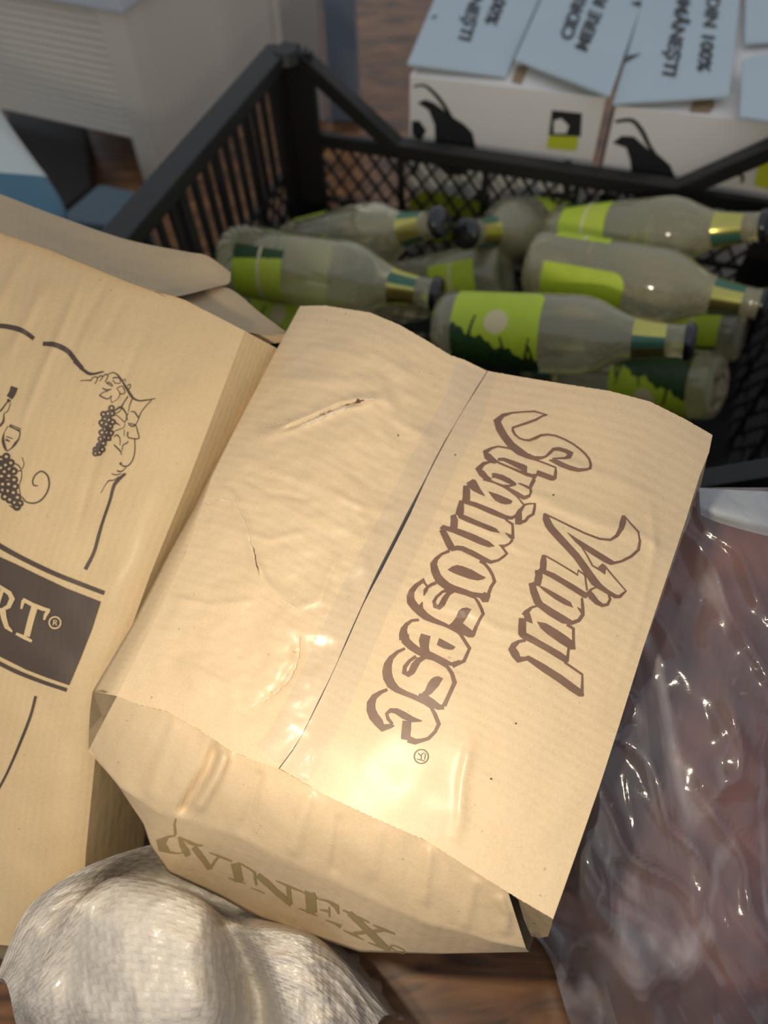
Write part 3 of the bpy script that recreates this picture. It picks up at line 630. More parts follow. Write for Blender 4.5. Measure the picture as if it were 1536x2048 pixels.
ST(V1, sv, [(-10,20,60),(60,90,55),(140,165,50),(230,225,50),(320,230,36),(420,205,28),(480,195,14)], [(90,345,12),(180,335,14),(260,340,20)], [(260,345,18),(300,290,16),(370,290,18),(340,380,14),(320,380,10)],
   [(370,300,16),(430,260,20),(450,290,16),(410,350,14)], [(450,290,14),(500,240,20),(540,260,18),(510,340,16),(490,360,16)], [(540,240,14),(620,210,16),(690,240,22),(750,310,28),(800,390,30),(850,470,36),(910,570,44),(960,630,34),(1050,670,24),(1180,660,22),(1320,635,12)],
   [(1260,660,14),(1170,750,16),(1100,840,16),(1060,920,20),(1040,980,16),(1000,1060,16)], [(920,850,16),(970,850,20),(1010,900,22),(1050,960,22)], [(880,870,14),(850,930,12),(870,990,12)], [(870,1040,16),(930,1050,16),(1000,1070,20),(940,1090,20),(880,1060,14)],
   [(1005,1080,16),(1030,1180,18),(1050,1285,18),(960,1290,18),(870,1265,18),(870,1180,24)], [(980,1300,18),(985,1420,18),(975,1550,20),(930,1670,22),(860,1740,22),(790,1740,26)], [(800,1745,20),(740,1700,26),(770,1690,24)],
   [(840,1760,14),(780,1820,20),(730,1830,24),(690,1810,18)], [(760,1860,14),(680,1885,18),(600,1865,14)], [(720,1910,12),(640,1970,16),(560,1980,22),(500,2050,14),(430,2180,12)],
   [(840,1860,20),(740,1950,40),(640,2060,44)],
   [(620,440,12),(520,380,18),(570,375,18),(620,420,16)], [(600,480,14),(540,495,24),(480,480,20),(450,460,14)], [(400,580,14),(470,530,14),(540,515,14)], [(400,580,22),(470,620,20),(540,640,18),(600,590,14)], [(600,580,12),(590,650,14),(605,710,14)],
   [(610,700,12),(700,640,12),(740,560,14),(690,470,12)], [(620,300,20),(680,290,20),(730,310,14),(740,380,14),(660,380,14),(620,330,14)], [(680,470,14),(760,430,14),(800,460,14),(820,540,14),(760,560,14),(720,520,14)], [(780,340,16),(820,320,12),(830,360,12)], [(860,430,18),(900,400,14),(910,440,16),(870,500,20)],
   [(870,600,24),(810,690,20),(760,780,28)], [(940,640,22),(900,740,16),(880,850,12)], [(630,850,22),(700,800,26),(760,780,34),(830,860,22),(850,940,20),(820,1020,16),(770,980,14),(700,920,14),(640,900,12)], [(650,890,14),(740,840,14),(760,790,14)],
   [(820,1040,12),(800,1110,12),(700,1150,14),(640,1180,12)], [(660,1030,30),(720,1060,16),(740,1080,12)], [(810,1140,12),(810,1250,12)], [(640,1270,12),(690,1230,24),(740,1300,14),(740,1400,14)], [(640,1390,18),(700,1450,22),(740,1490,22),(770,1560,12)], [(770,1500,12),(790,1400,16),(860,1360,20),(870,1330,10)], smooth=True)
# grape bunches: dark body with paler berries left open
def bunch(cs, r):
    for i, (x, y) in enumerate(cs): ring(ink, x, y, r, r * 0.92, r * 0.85, n=14)
bc = [(600,790),(470,890),(540,880),(610,880),(490,960),(555,985),(440,1030),(510,1055),(580,1090),(620,1020),(495,1130),(440,1190),(525,1190),(590,1200),(485,1265),(550,1275),(425,1300),(470,1370),(400,1400),(385,1445),(450,1470),(345,1470),(340,1530),(400,1520)]
bunch([(V1[0] + x * sv, V1[1] + y * sv) for x, y in bc], 4.9)
ST(V1, sv, [(450,930,40),(540,930,60),(610,950,40)], [(415,1070,50),(500,1100,60),(600,1140,50)], [(420,1240,50),(510,1230,40),(600,1260,40)], [(430,1330,60),(500,1320,40),(600,1310,30)], [(360,1380,60),(430,1430,60)], [(320,1560,30),(400,1560,30)], [(540,840,40),(600,830,40)])
bc2 = [(90,1185),(15,1225),(80,1300),(10,1335),(150,1270),(130,1350),(60,1390),(190,1385),(125,1445),(25,1450),(195,1500),(40,1560),(120,1560),(40,1640),(105,1650),(185,1675),(205,1590),(70,1730),(135,1770),(240,1740),(205,1810),(270,1820),(-40,1290),(-50,1400),(-60,1500),(-50,1600),(235,1870)]
bunch([(V5[0] + x * sx, V5[1] + y * sx) for x, y in bc2], 6.0)
ST(V5, sx, [(200,235,100),(170,320,95),(130,380,90)], [(110,400,30),(130,440,60)], [(100,440,16),(20,550,22),(-20,570,20)], [(150,450,12),(110,560,12),(60,600,12),(50,700,30),(0,770,30)],
   [(130,765,30),(200,800,18),(280,840,30)], [(140,745,10),(290,810,14)], [(110,770,12),(60,860,12),(45,960,40),(70,1060,36),(100,1110,14)], [(280,850,18),(260,940,18),(210,1010,34),(160,1070,16),(100,1110,14)], [(90,910,14),(180,940,10)], [(80,950,30),(140,980,14)],
   [(200,1275,14),(260,1310,16),(295,1370,16),(240,1375,14),(190,1320,12)], [(305,1195,10),(330,1280,12),(310,1350,12)], [(300,1380,12),(295,1480,14),(265,1580,12),(280,1710,14)],
   [(300,1730,16),(360,1800,18),(460,1820,20),(560,1780,22),(640,1680,22),(675,1560,24),(650,1440,22),(570,1385,20),(490,1430,20),(450,1510,20),(465,1575,20),(520,1580,14)], smooth=True)
ST(V5, sx, [(0,1260,60),(110,1250,20)], [(0,1500,60),(90,1500,40)], [(60,1600,30),(160,1610,30)], [(100,1700,30),(220,1780,40)], [(130,1850,10),(220,1900,40),(280,1890,20)])
ink.done('print', INK2, left_box)['label'] = 'dark vine drawing and band'
ink = Ink(BVL, (OL, NL), 0.0010)
ST(V2, sw, [(300,760,46),(430,830,52),(560,880,52),(650,900,36)], [(310,770,50),(280,880,26)], [(630,900,50),(590,960,44),(572,1020,26)], [(450,860,84),(400,1030,82),(350,1230,80)], [(215,1195,34),(320,1245,48),(415,1295,36)])
ST(V2, sw, [(-60,560,50),(40,620,50),(130,680,60),(165,750,72),(120,850,60),(40,890,40),(-40,890,40)], [(40,880,80),(60,1000,70),(95,1110,60),(165,1170,24)], [(40,640,46),(0,760,50),(-60,960,56),(-110,1130,60)], [(-210,1080,34),(-100,1130,44),(-20,1170,34)])
ring(ink, V2[0] + 712 * sw, V2[1] + 1055 * sw, 11.5, 11.5, 3)
ST(V2, sw, [(700,1020,14),(690,1085,14)], [(700,1025,12),(735,1030,12),(730,1055,12),(700,1055,12)], [(715,1058,12),(735,1090,12)])
ink.done('lettering', KRAFT2, left_box)['label'] = 'pale RT lettering'

# ================================================================== crate of bottles
YAW = math.radians(19)
CB = PZ(560, 105, 0.306); CB.z = 0
cx_, cy_ = Vector((math.cos(YAW), -math.sin(YAW), 0)), Vector((-math.sin(YAW), -math.cos(YAW), 0))
CW, CD, CH, CM = 0.60, 0.45, 0.306, 0.215
def CP(a, b, z, inset=0.0):
    """crate coordinates: a along the back wall, b towards the viewer; walls lean in towards the base"""
    k = (1 - z / CH) * 0.014 + inset
    a2 = lerp(k, CW - k, a / CW); b2 = lerp(k, CD - k, b / CD)
    return CB + cx_ * a2 + cy_ * b2 + Vector((0, 0, z))
crate = empty('plastic_crate', CP(CW / 2, CD / 2, 0))
tag(crate, 'black plastic lattice crate with raised corners, full of cider bottles', 'crate')
def wall(p, q, top, slots=False):
    """p,q: functions z->point for the two ends; lattice between them"""
    bm = bmesh.new()
    L = (q(CM) - p(CM)).length
    def at(s, z): return lerp(p(z), q(z), s / L)
    nrm = (q(0.2) - p(0.2)).cross(Vector((0, 0, 1))).normalized()
    z0, z1 = 0.03, (top - 0.006) if not slots else 0.185
    def b_(s0, za, s1, zb, w=0.0026, th=0.0045): bar(bm, at(s0, za), at(s1, zb), th, w, up=nrm.cross(at(s1, zb) - at(s0, za)).normalized())
    px_, pz = 0.0235, 0.030
    k = -30
    slope = pz / px_
    for sgn in (1, -1):
        s = -(z1 - z0) / slope - px_
        while s < L + (z1 - z0) / slope:
            # line z = z0 + sgn*slope*(x-s)
            xa, xb = (s, s + (z1 - z0) / slope) if sgn > 0 else (s, s - (z1 - z0) / slope)
            za, zb = z0, z1
            if xa > xb: xa, xb, za, zb = xb, xa, zb, za
            def zc(x): return za + (zb - za) * (x - xa) / (xb - xa)
            A_, B_ = max(xa, 0.02), min(xb, L - 0.02)
            if B_ - A_ > 0.004: b_(A_, zc(A_), B_, zc(B_))
            s += px_
    for s in [L * t for t in (0.235, 0.41, 0.59, 0.765)]: b_(s, z0, s, top - 0.006, 0.0065, 0.008)
    b_(0.02, 0.14, L - 0.02, 0.14, 0.004, 0.006); b_(0.02, 0.08, L - 0.02, 0.08, 0.004, 0.006)
    b_(0, 0.018, L, 0.018, 0.03, 0.006)
    if slots:
        b_(0.01, z1, L - 0.01, z1, 0.006, 0.007)
        for k in range(int(L / 0.024)): b_(0.024 * (k + 0.5), z1, 0.024 * (k + 0.5), top - 0.004, 0.007, 0.005)
    return mesh_obj('lattice_panel', bm, BLACKP, crate)
ends = {'bl': lambda z: CP(0, 0, z), 'br': lambda z: CP(CW, 0, z), 'fl': lambda z: CP(0, CD, z), 'fr': lambda z: CP(CW, CD, z)}
for a, b in (('bl', 'br'), ('bl', 'fl'), ('br', 'fr'), ('fl', 'fr')):
    side = (a, b) in (('bl', 'fl'), ('br', 'fr')); top = CH - 0.012 if side else CM
    wall(ends[a], ends[b], top, side)
    p, q = ends[a], ends[b]; L = (q(0.3) - p(0.3)).length
    def at(s, z): return lerp(p(z), q(z), s / L)
    ex = 0.138 if L > 0.45 else 0.105
    bm = bmesh.new()
    prof = [(0, CH), (0.022, CH), (ex, CM + 0.004), (L - ex, CM + 0.004), (L - 0.022, CH), (L, CH)]
    if side: prof = [(0, CH), (L, CH)]
    else: bar(bm, at(0.01, CM), at(L - 0.01, CM), 0.009, 0.016)
    for (s0, za), (s1, zb) in zip(prof, prof[1:]): bar(bm, at(s0, za), at(s1, zb), 0.028 if side else 0.019, 0.017, up=Vector((0, 0, 1)))
    bevel(bm, 0.0018, 2)
    mesh_obj('rim', bm, BLACKP, crate, False)
for n, (a, b) in {'bl': (0, 0), 'br': (CW, 0), 'fl': (0, CD), 'fr': (CW, CD)}.items():
    bm = bmesh.new(); sa_ = 1 if a == 0 else -1; sb_ = 1 if b == 0 else -1
    t1, t2 = 0.040, 0.007
    for (wa, wb) in ((t1, t2), (t2, t1)):
        c = []
        for z in (0.0, CH + 0.006):
            o = CP(a, b, z)
            c += [o, o + cx_ * sa_ * wa, o + cx_ * sa_ * wa + cy_ * sb_ * wb, o + cy_ * sb_ * wb]
        box_pts(bm, c)
    o = CP(a, b, CH + 0.004)
    bmesh.ops.create_cone(bm, cap_ends=True, segments=24, radius1=0.017, radius2=0.013, depth=0.012, matrix=Matrix.Translation(o + cx_ * sa_ * 0.012 + cy_ * sb_ * 0.012))
    bmesh.ops.recalc_face_normals(bm, faces=bm.faces)
    mesh_obj('corner_post', bm, BLACKP, crate)
bm = bmesh.new()
box_pts(bm, [CP(0.0, 0.0, 0.03), CP(0.0, CD, 0.03), CP(CW, CD, 0.03), CP(CW, 0.0, 0.03), CP(0.0, 0.0, 0.038), CP(0.0, CD, 0.038), CP(CW, CD, 0.038), CP(CW, 0.0, 0.038)])
mesh_obj('base', bm, BLACKP, crate)

# ---- bottles
GLASS, nt, b = new_mat('cloudy_cider_glass')
b.inputs['Base Color'].default_value = (0.95, 0.88, 0.58, 1); b.inputs['Roughness'].default_value = 0.02; b.inputs['IOR'].default_value = 1.34
b.inputs['Transmission Weight'].default_value = 0.78; b.inputs['Coat Weight'].default_value = 1.0; b.inputs['Coat Roughness'].default_value = 0.04
LIME = plain('lime_label', (0.52, 0.66, 0.035), 0.45, noise_amt=0.12, nscale=60)
HILL = plain('dark_green_label', (0.02, 0.065, 0.012), 0.45, noise_amt=0.6, nscale=90)
SUN = plain('cream_label', (0.75, 0.66, 0.36), 0.45)
BRANCH = plain('black_label', (0.015, 0.02, 0.01), 0.45)
FOIL = plain('green_gold_foil', (0.62, 0.56, 0.16), 0.2, metal=0.9, noise_amt=0.2, nscale=40)
FOILG = plain('dark_green_foil', (0.07, 0.18, 0.12), 0.25, metal=0.3)
CAPM = plain('black_cap', (0.012, 0.012, 0.015), 0.22, metal=0.2, coat=0.7)
BR, BL_ = 0.0385, 0.250
PROF = [(0, 0.003), (0.022, 0.002), (0.029, 0.0), (0.0345, 0.003), (0.0375, 0.010), (BR, 0.02), (BR, 0.138), (0.0374, 0.150), (0.0335, 0.163), (0.0268, 0.176), (0.0212, 0.188), (0.0180, 0.200), (0.0162, 0.213), (0.0150, 0.228), (0.0145, 0.236), (0.0152, 0.238), (0.0150, 0.245), (0, 0.245)]
def lathe(bm, prof, seg=48, a0=0.0, a1=2 * math.pi, matf=None, mat=0, nz=1):
    closed = abs(a1 - a0 - 2 * math.pi) < 1e-6
    P2 = []
    for (r0, z0), (r1, z1) in zip(prof, prof[1:]):
        P2 += [(lerp(r0, r1, k / nz), lerp(z0, z1, k / nz)) for k in range(nz)]
    P2.append(prof[-1]); R = []
    for r, z in P2:
        if r == 0: R.append([bm.verts.new((0, 0, z))]); continue
        n = seg if closed else seg + 1
        R.append([bm.verts.new((r * math.cos(lerp(a0, a1, k / seg)), r * math.sin(lerp(a0, a1, k / seg)), z)) for k in range(n)])
    for i in range(len(R) - 1):
        A_, B_ = R[i], R[i + 1]
        for k in range(seg):
            k2 = (k + 1) % len(A_) if closed else k + 1; k3 = (k + 1) % len(B_) if closed else k + 1
            m_ = matf((k + .5) / seg, (i + .5) / (len(R) - 1)) if matf else mat
            if m_ is None: continue
            if len(A_) == 1: f = bm.faces.new((A_[0], B_[k3], B_[k]))
            elif len(B_) == 1: f = bm.faces.new((A_[k], A_[k2], B_[0]))
            else: f = bm.faces.new((A_[k], A_[k2], B_[k3], B_[k]))
            f.material_index = m_
            f.smooth = True
def front_art(x, y):
    """x around the bottle 0..1, y towards the neck 0..1: hill, pale disc, branches; rounded top corners"""
    x = 1 - x
    if y > 0.84 and math.hypot((abs(x - 0.5) - 0.36) / 0.14, (y - 0.84) / 0.16) > 1 and abs(x - 0.5) > 0.36: return None
    hill = 0.58 - 0.34 * y + 0.025 * math.sin(y * 21) + 0.012 * math.sin(y * 57)
    if x < hill: return 3 if (math.sin(x * 60 + math.sin(y * 15) * 3) > 0.93 or (math.sin(y * 70) > 0.9 and 0.2 < x < 0.3)) else 1
    for k, (by, bl, t) in enumerate(((0.22, .20, .3), (0.62, .10, -.4), (0.86, .20, .2), (0.94, .13, -.3))):
        if 0 < x - hill < bl and abs(y - by - t * (x - hill)) < 0.010 + 0.012 * (1 - (x - hill) / bl): return 3
    if math.hypot((x - 0.62) * 1.15, y - 0.52) < 0.13: return 2
    return 0
def back_art(x, y):
    if 0.50 < y < 0.57: return 2
    if 0.60 < y < 0.92 and 0.15 < x < 0.8 and int(y * 30) % 3 == 0 and int(x * 40) % 4: return 4
    if x < 0.22 - 0.1 * y: return 1
    return 0
PALE = plain('pale_yellow_label', (0.62, 0.60, 0.12), 0.45)
def make_bottle():
    bm = bmesh.new(); lathe(bm, PROF, 56)
    root = mesh_obj('cider_bottle', bm, GLASS, None, True)
    bm = bmesh.new(); lathe(bm, [(BR + 0.0004, 0.024), (BR + 0.0004, 0.112)], 130, -1.35, 1.35, matf=front_art, nz=80)
    mesh_obj('label', bm, [LIME, HILL, SUN, BRANCH, PALE], root)['label'] = 'front label with hill and pale disc'
    bm = bmesh.new(); lathe(bm, [(BR + 0.0004, 0.026), (BR + 0.0004, 0.084)], 80, math.pi - 0.95, math.pi + 0.95, matf=back_art, nz=50)
    mesh_obj('back_label', bm, [LIME, HILL, SUN, BRANCH, PALE], root)
    bm = bmesh.new(); lathe(bm, [(0.0196, 0.195), (0.0180, 0.2025), (0.0166, 0.213), (0.0156, 0.224)], 48, matf=lambda a, z: 1 if (a * 3 + 0.12) % 1 < 0.33 else 0, nz=2)
    mesh_obj('neck_foil', bm, [FOIL, FOILG], root)
    bm = bmesh.new(); n = 42
    prof = [(0.0168, 0.2405), (0.0174, 0.2425), (0.0164, 0.2475), (0.0138, 0.2498), (0, 0.2502)]
    lathe(bm, prof, n)
    for v in bm.verts:
        if v.co.z < 0.2435: k = 1 + (0.03 if round(math.atan2(v.co.y, v.co.x) / (2 * math.pi) * n) % 2 else -0.01); v.co.x *= k; v.co.y *= k
    bmesh.ops.create_circle(bm, cap_ends=True, radius=0.0168, segments=n, matrix=Matrix.Translation((0, 0, 0.2406)))
    mesh_obj('cap', bm, CAPM, root, True)
    return root
proto = make_bottle(); proto_kids = list(proto.children)
def crate_ab(p):
    q = p - CB; return round(q.dot(cx_), 3), round(q.dot(cy_), 3)
def place_bottle(first, bu, bv, zb, mu, mv, near, roll, label):
    """axis from the base centre seen at (bu,bv) to the cap seen at (mu,mv); the cap end lies nearer or farther so that the bottle keeps its length"""
    a = PZ(bu, bv, zb); r = ray(mu, mv); A2 = r.dot(r); B2 = r.dot(CAM - a); C2 = (CAM - a).dot(CAM - a) - (BL_ * 0.94) ** 2
    D = max(0, B2 * B2 - A2 * C2); d = (-B2 + (-1 if near else 1) * math.sqrt(D)) / A2
    e = CAM + r * d
    z = (e - a).normalized(); tc_ = (CAM - a).normalized(); x = (tc_ - z * tc_.dot(z)).normalized(); y = z.cross(x)
    m = Matrix((x, y, z)).transposed().to_4x4() @ Matrix.Rotation(roll, 4, 'Z'); m = m @ Matrix.Scale(0.94, 4); m.translation = a
    if first: o = proto
    else:
        o = proto.copy(); COL.objects.link(o)
        for k in proto_kids:
            c = k.copy(); COL.objects.link(c); c.parent = o; c.matrix_parent_inverse = Matrix.Identity(4)
    o.matrix_world = m
    tag(o, label, 'bottle', 'cider bottles lying in the black crate')
    e = a + z * BL_ * 0.94; print('bottle', [round(q, 1) for q in proj(e)[:2]], 'want', mu, mv, 'z', round(a.z, 3), round(e.z, 3), 'ab', crate_ab(a), crate_ab(e))
    return o
for k in proto_kids: k.matrix_parent_inverse = Matrix.Identity(4)
PI = math.pi
BT = [
 (460, 517, .205, 884, 590, True, PI + 0.5, 'leftmost cider bottle in the crate, base at the left and black cap pointing right'),
 (585, 505, .130, 888, 443, True, 1.0, 'cider bottle behind the leftmost one, neck and cap raised towards the back wall'),
 (1012, 545, .160, 660, 612, False, PI - 0.3, 'cider bottle in the middle with its round base pointing right'),
 (1062, 528, .195, 1545, 612, False, 1.2, 'large right cider bottle, label strip on top, neck reaching the right frame edge'),
 (1105, 480, .165, 1545, 452, True, 2.6, 'rearmost right cider bottle lying along the back wall'),
 (880, 655, .195, 1392, 684, True, 0.1, 'nearest cider bottle, gold neck foil and black cap pointing right'),
 (510, 625, .110, 850, 700, True, 0.2, 'low cider bottle under the leftmost one, dark green label showing'),
 (1440, 775, .130, 1040, 735, False, 2.9 + PI, 'lowest right cider bottle, base to the right and green label in shade'),
 (1490, 665, .110, 1090, 620, False, PI, 'right cider bottle half hidden under two necks, lime label near its base'),
 (1130, 455, .120, 925, 468, True, 0.9, 'cider bottle at the back wall, black cap above the middle bottle'),
]
for i, q in enumerate(BT): place_bottle(i == 0, *q)

# ================================================================== cider cartons behind the crate
WHITEC = plain('white_carton', (0.86, 0.82, 0.78), 0.6, noise_amt=0.06, nscale=12, bump=0.0006)
BLUEF = plain('pale_blue_print', (0.50, 0.60, 0.66), 0.5, noise_amt=0.06, nscale=10, bump=0.0006)
BLK = plain('black_print', (0.018, 0.018, 0.022), 0.5)
YEL = plain('yellow_print', (0.62, 0.66, 0.04), 0.5)
KRT = plain('kraft_patch', (0.36, 0.25, 0.15), 0.7, noise_amt=0.2, nscale=30)
CT = 0.284
def text_mesh(txt, size=1.0):
    cu = bpy.data.curves.new('t', 'FONT'); cu.body = txt; cu.size = size; cu.offset = 0.030; cu.align_x = 'LEFT'
    o = bpy.data.objects.new('t', cu); COL.objects.link(o)
    dg = bpy.context.evaluated_depsgraph_get(); me = bpy.data.meshes.new_from_object(o.evaluated_get(dg)); bpy.data.objects.remove(o)
    return me
def cider_carton(fl, fr, label, flaps, depth=0.30, kr=(), AX0=None):
    a = PZ(*fl, CT); b = PZ(*fr, CT); ax = b - a; w = ax.length; ax = AX0 or ax / w; ay = Vector((-ax.y, ax.x, 0))
    root = empty('cider_carton', Vector((a.x, a.y, 0)) + ax * w / 2 + ay * depth / 2)
    tag(root, label, 'carton', 'white cider cartons behind the crate')
    bm = bmesh.new(); o0 = Vector((a.x, a.y, 0)); th = 0.004
    obox(bm, o0, ax * w, ay * th, (0, 0, CT)); obox(bm, o0 + ay * (depth - th), ax * w, ay * th, (0, 0, CT))
    obox(bm, o0 + ay * th, ax * th, ay * (depth - 2 * th), (0, 0, CT)); obox(bm, o0 + ay * th + ax * (w - th), ax * th, ay * (depth - 2 * th), (0, 0, CT))
    obox(bm, o0 + ay * th + ax * th + Vector((0, 0, 0.001)), ax * (w - 2 * th), ay * (depth - 2 * th), (0, 0, 0.004))
    body = mesh_obj('body', bm, WHITEC, root)
    bm = bmesh.new(); obox(bm, o0 + ax * .003 + ay * .003 + Vector((0, 0, CT - 0.006)), ax * (w - .006), ay * (depth - .006), (0, 0, 0.004))
    inner = mesh_obj('inner_flap', bm, WHITEC, root)
    bi = bvh_of([inner])
    for q in kr:
        ik = Ink(bi, (a, Vector((0, 0, -1))), 0.0008); ik.poly(q, (768, 0), 0.5, step=10); ik.done('tape_remnant', KRT, root)
    fo = []
    for px in flaps:
        pts = [PZ(u, v, z) for u, v, z in px[:4]]; bm = bmesh.new(); n = 10
        G = [[(pts[0] * (1 - s) + pts[1] * s) * (1 - t) + (pts[3] * (1 - s) + pts[2] * s) * t + Vector((0, 0, 0.004 * math.sin(math.pi * s) * (1 - t))) for s in [k / n for k in range(n + 1)]] for t in [k / n for k in range(n + 1)]]
        grid_bm(G, bm); G2 = [[p - Vector((0, 0, 0.003)) for p in r] for r in G]; grid_bm(G2, bm, flip=True)
        for A_, B_ in ((G[0], G2[0]), (G2[-1], G[-1]), ([r[0] for r in G2], [r[0] for r in G]), ([r[-1] for r in G], [r[-1] for r in G2])):
            for k in range(n): bm.faces.new([bm.verts.new(x) for x in (A_[k], A_[k + 1], B_[k + 1], B_[k])])
        bmesh.ops.recalc_face_normals(bm, faces=bm.faces)
        f = mesh_obj('flap', bm, BLUEF, root, True); fo.append(f)
    return root, body, fo
def flap_text(flap, root, txt, u, v, du, dv, size, slant=0.0):
    """text whose baseline starts at px (u,v) and runs along px direction (du,dv); letter tops point 90 deg to it"""
    bv = bvh_of([flap]); me = text_mesh(txt); bm = bmesh.new(); bm.from_mesh(me)
    bmesh.ops.triangulate(bm, faces=bm.faces)
    L = math.hypot(du, dv); ex, ey = du / L, dv / L; z0 = 0.29
    for w in bm.verts:
        x, y = w.co.x * size, w.co.y * size
        uu = u + ex * x + ey * y + slant * y * ex; vv = v + ey * x - ex * y + slant * y * ey
        w.co = land(bv, uu, vv, 0.0012, (PZ(u, v, z0), Vector((0, 0, -1))))
    mesh_obj('lettering', bm, BLK, root)
s_ = 0.5; o_ = (768, 0)
A_root, A_body, A_f = cider_carton((820, 152), (1212, 196), 'left white cider carton behind the crate, with a small bottle picture on its front',
    [[(885, -40, .292), (1095, -40, .290), (1012, 150, .288), (815, 126, .293)], [(1100, -40, .292), (1300, -40, .290), (1220, 191, .298), (1030, 116, .296)]],
    kr=[[(530, 265), (580, 255), (550, 340), (510, 330)]])
B_root, B_body, B_f = cider_carton((1232, 212), (1640, 262), 'right white cider carton behind the crate, ending at the right frame edge',
    [[(1297, -40, .294), (1484, -40, .292), (1458, 190, .296), (1226, 206, .290)], [(1486, 118, .300), (1600, 112, .298), (1610, 250, .296), (1480, 232, .298)], [(1492, -40, .292), (1600, -40, .290), (1600, 78, .290), (1490, 84, .292)]],
    kr=[[(1240, 400), (1320, 390), (1320, 430), (1300, 455), (1220, 450)], [(1420, 455), (1500, 460), (1490, 490), (1470, 485)]], AX0=(PZ(1212, 196, CT) - PZ(820, 152, CT)).normalized())
for body, polys, strokes in ((A_body,
      [([(135,410),(165,397),(200,410),(240,440),(280,470),(320,495),(355,530),(370,600),(350,650),(330,700),(250,700),(190,640),(205,560),(203,500),(180,440)], 0), ([(100,470),(140,480),(170,520),(150,560),(100,540)], 0), ([(672,440),(792,452),(787,545),(660,540)], 0),
       ([(660,540),(778,545),(770,600),(650,590)], 1), ([(100,800),(160,760),(260,775),(400,810),(540,860),(580,1000),(100,960)], 1), ([(600,790),(640,765),(720,770),(740,800),(735,850),(600,860)], 0), ([(720,640),(750,640),(745,860),(715,860)], 0),
       ([(680,480),(710,470),(740,500),(730,530),(680,530)], 2)],
      [[(120,345,8),(160,340,10),(200,370,14),(240,420,16),(270,470,14),(290,480,8)], [(110,700,30),(150,620,10)], [(370,780,60),(420,800,40)]]),
     (B_body, [([(915,570),(950,542),(1000,545),(1050,590),(1100,620),(1145,660),(1170,720),(1120,800),(1000,790),(985,640),(970,590)], 0), ([(860,780),(890,765),(930,780),(960,830),(860,850)], 0), ([(1500,640),(1560,640),(1560,760),(1480,740)], 1), ([(1100,980),(1200,1010),(1180,1060),(1090,1040)], 1)],
      [[(925,485,12),(990,480,16),(1030,520,18),(1060,580,16),(1090,620,8)], [(1330,690,10),(1430,700,12),(1430,730,12)]])):
    bb = bvh_of([body])
    for m_, nm in ((0, 'swoosh_print'), (1, 'yellow_print'), (2, 'white_print')):
        ps = [q for q, k_ in polys if k_ == m_]; kids = [(q, None) for q in ps] + ([(None, q) for q in strokes] if m_ == 0 else [])
        for q, st_ in kids:
            ik = Ink(bb, (PZ(1000, 250, .2), Vector((0, 1, 0))), 0.0008 + 0.0006 * m_)
            if q: ik.poly(q, o_, s_, step=12)
            else: ik.stroke(st_, o_, s_)
            ik.done(nm, [BLK, YEL, WHITEC][m_], body.parent)
flap_text(A_f[0], A_root, 'ROMÂNEȘTI', 970, -105, -30, 104, 34); flap_text(A_f[0], A_root, 'DIN 100%', 1023, -88, -40, 100, 34)
flap_text(A_f[1], A_root, 'CIDRU DIN', 1142, 84, 36, -100, 35); flap_text(A_f[1], A_root, 'MERE ROMÂNEȘTI', 1172, 106, 40, -100, 35)
flap_text(B_f[0], B_root, 'MERE ROMÂNEȘTI', 1385, -150, -20, 100, 37); flap_text(B_f[0], B_root, 'CIDRU DIN 100%', 1432, -126, -14, 100, 36)
for f, root, q in ((A_f[1], A_root, [(985, 12), (1028, 5), (1025, 35)]), (B_f[0], B_root, [(962, 255), (975, 225), (1030, 215)]), (A_f[0], A_root, [(185, 72), (215, 60), (205, 75)])):
    ik = Ink(bvh_of([f]), (PZ(1200, 60, .29), Vector((0, 0, -1))), 0.0008); ik.poly(q, o_, s_, step=8); ik.done('print', BLK, root)

# ================================================================== cabinet with ribbed front, top left
CREAM = plain('cream_plastic', (0.70, 0.65, 0.57), 0.45, noise_amt=0.05, nscale=6)
TOPSHEEN = plain('bluish_sheen_plastic', (0.55, 0.60, 0.66), 0.4)  # bluish daylight sheen on the cabinet top, put into its colour
K = PZ(240, 20, 0.26); K.z = 0
kl = Vector((-0.91, 0.41, 0)).normalized(); kr_ = Vector((0.41, 0.91, 0)).normalized(); ZU = Vector((0, 0, 1))
cab = empty('storage_cabinet', K + kl * .25 + kr_ * .22)
tag(cab, 'low cream plastic cabinet with ribbed front, standing on the floor at the top left', 'cabinet')
KW, KD, KH = 0.50, 0.45, 0.26
for a, b in ((0, 0), (KW - 0.045, 0), (0, KD - 0.05), (KW - 0.045, KD - 0.05)):
    bm = bmesh.new(); obox(bm, K + kl * a + kr_ * b, kr_ * 0.05, kl * 0.045, ZU * KH); bevel(bm, 0.004); mesh_obj('leg', bm, CREAM, cab)
bm = bmesh.new()
n = 17; prof = []
for i in range(n * 8 + 1):
    z = 0.07 + (KH - 0.075) * i / (n * 8); prof.append((0.004 + 0.0065 * abs(math.sin(i / 8 * math.pi)), z))
f0 = [K + kl * 0.045 + kr_ * (0.012 - d) + ZU * z for d, z in prof]; f1_ = [p + kl * (KW - 0.09) for p in f0]
b0 = [K + kl * 0.045 + kr_ * 0.02 + ZU * z for d, z in prof]; b1_ = [p + kl * (KW - 0.09) for p in b0]
grid_bm([[a, b] for a, b in zip(f0, f1_)], bm); grid_bm([[a, b] for a, b in zip(b0, b1_)], bm, flip=True)
bmesh.ops.contextual_create(bm, geom=[]) if False else None
obox(bm, K + kl * 0.045 + kr_ * 0.012 + ZU * 0.066, kl * (KW - .09), kr_ * 0.01, ZU * 0.006)
mesh_obj('ribbed_panel', bm, CREAM, cab)
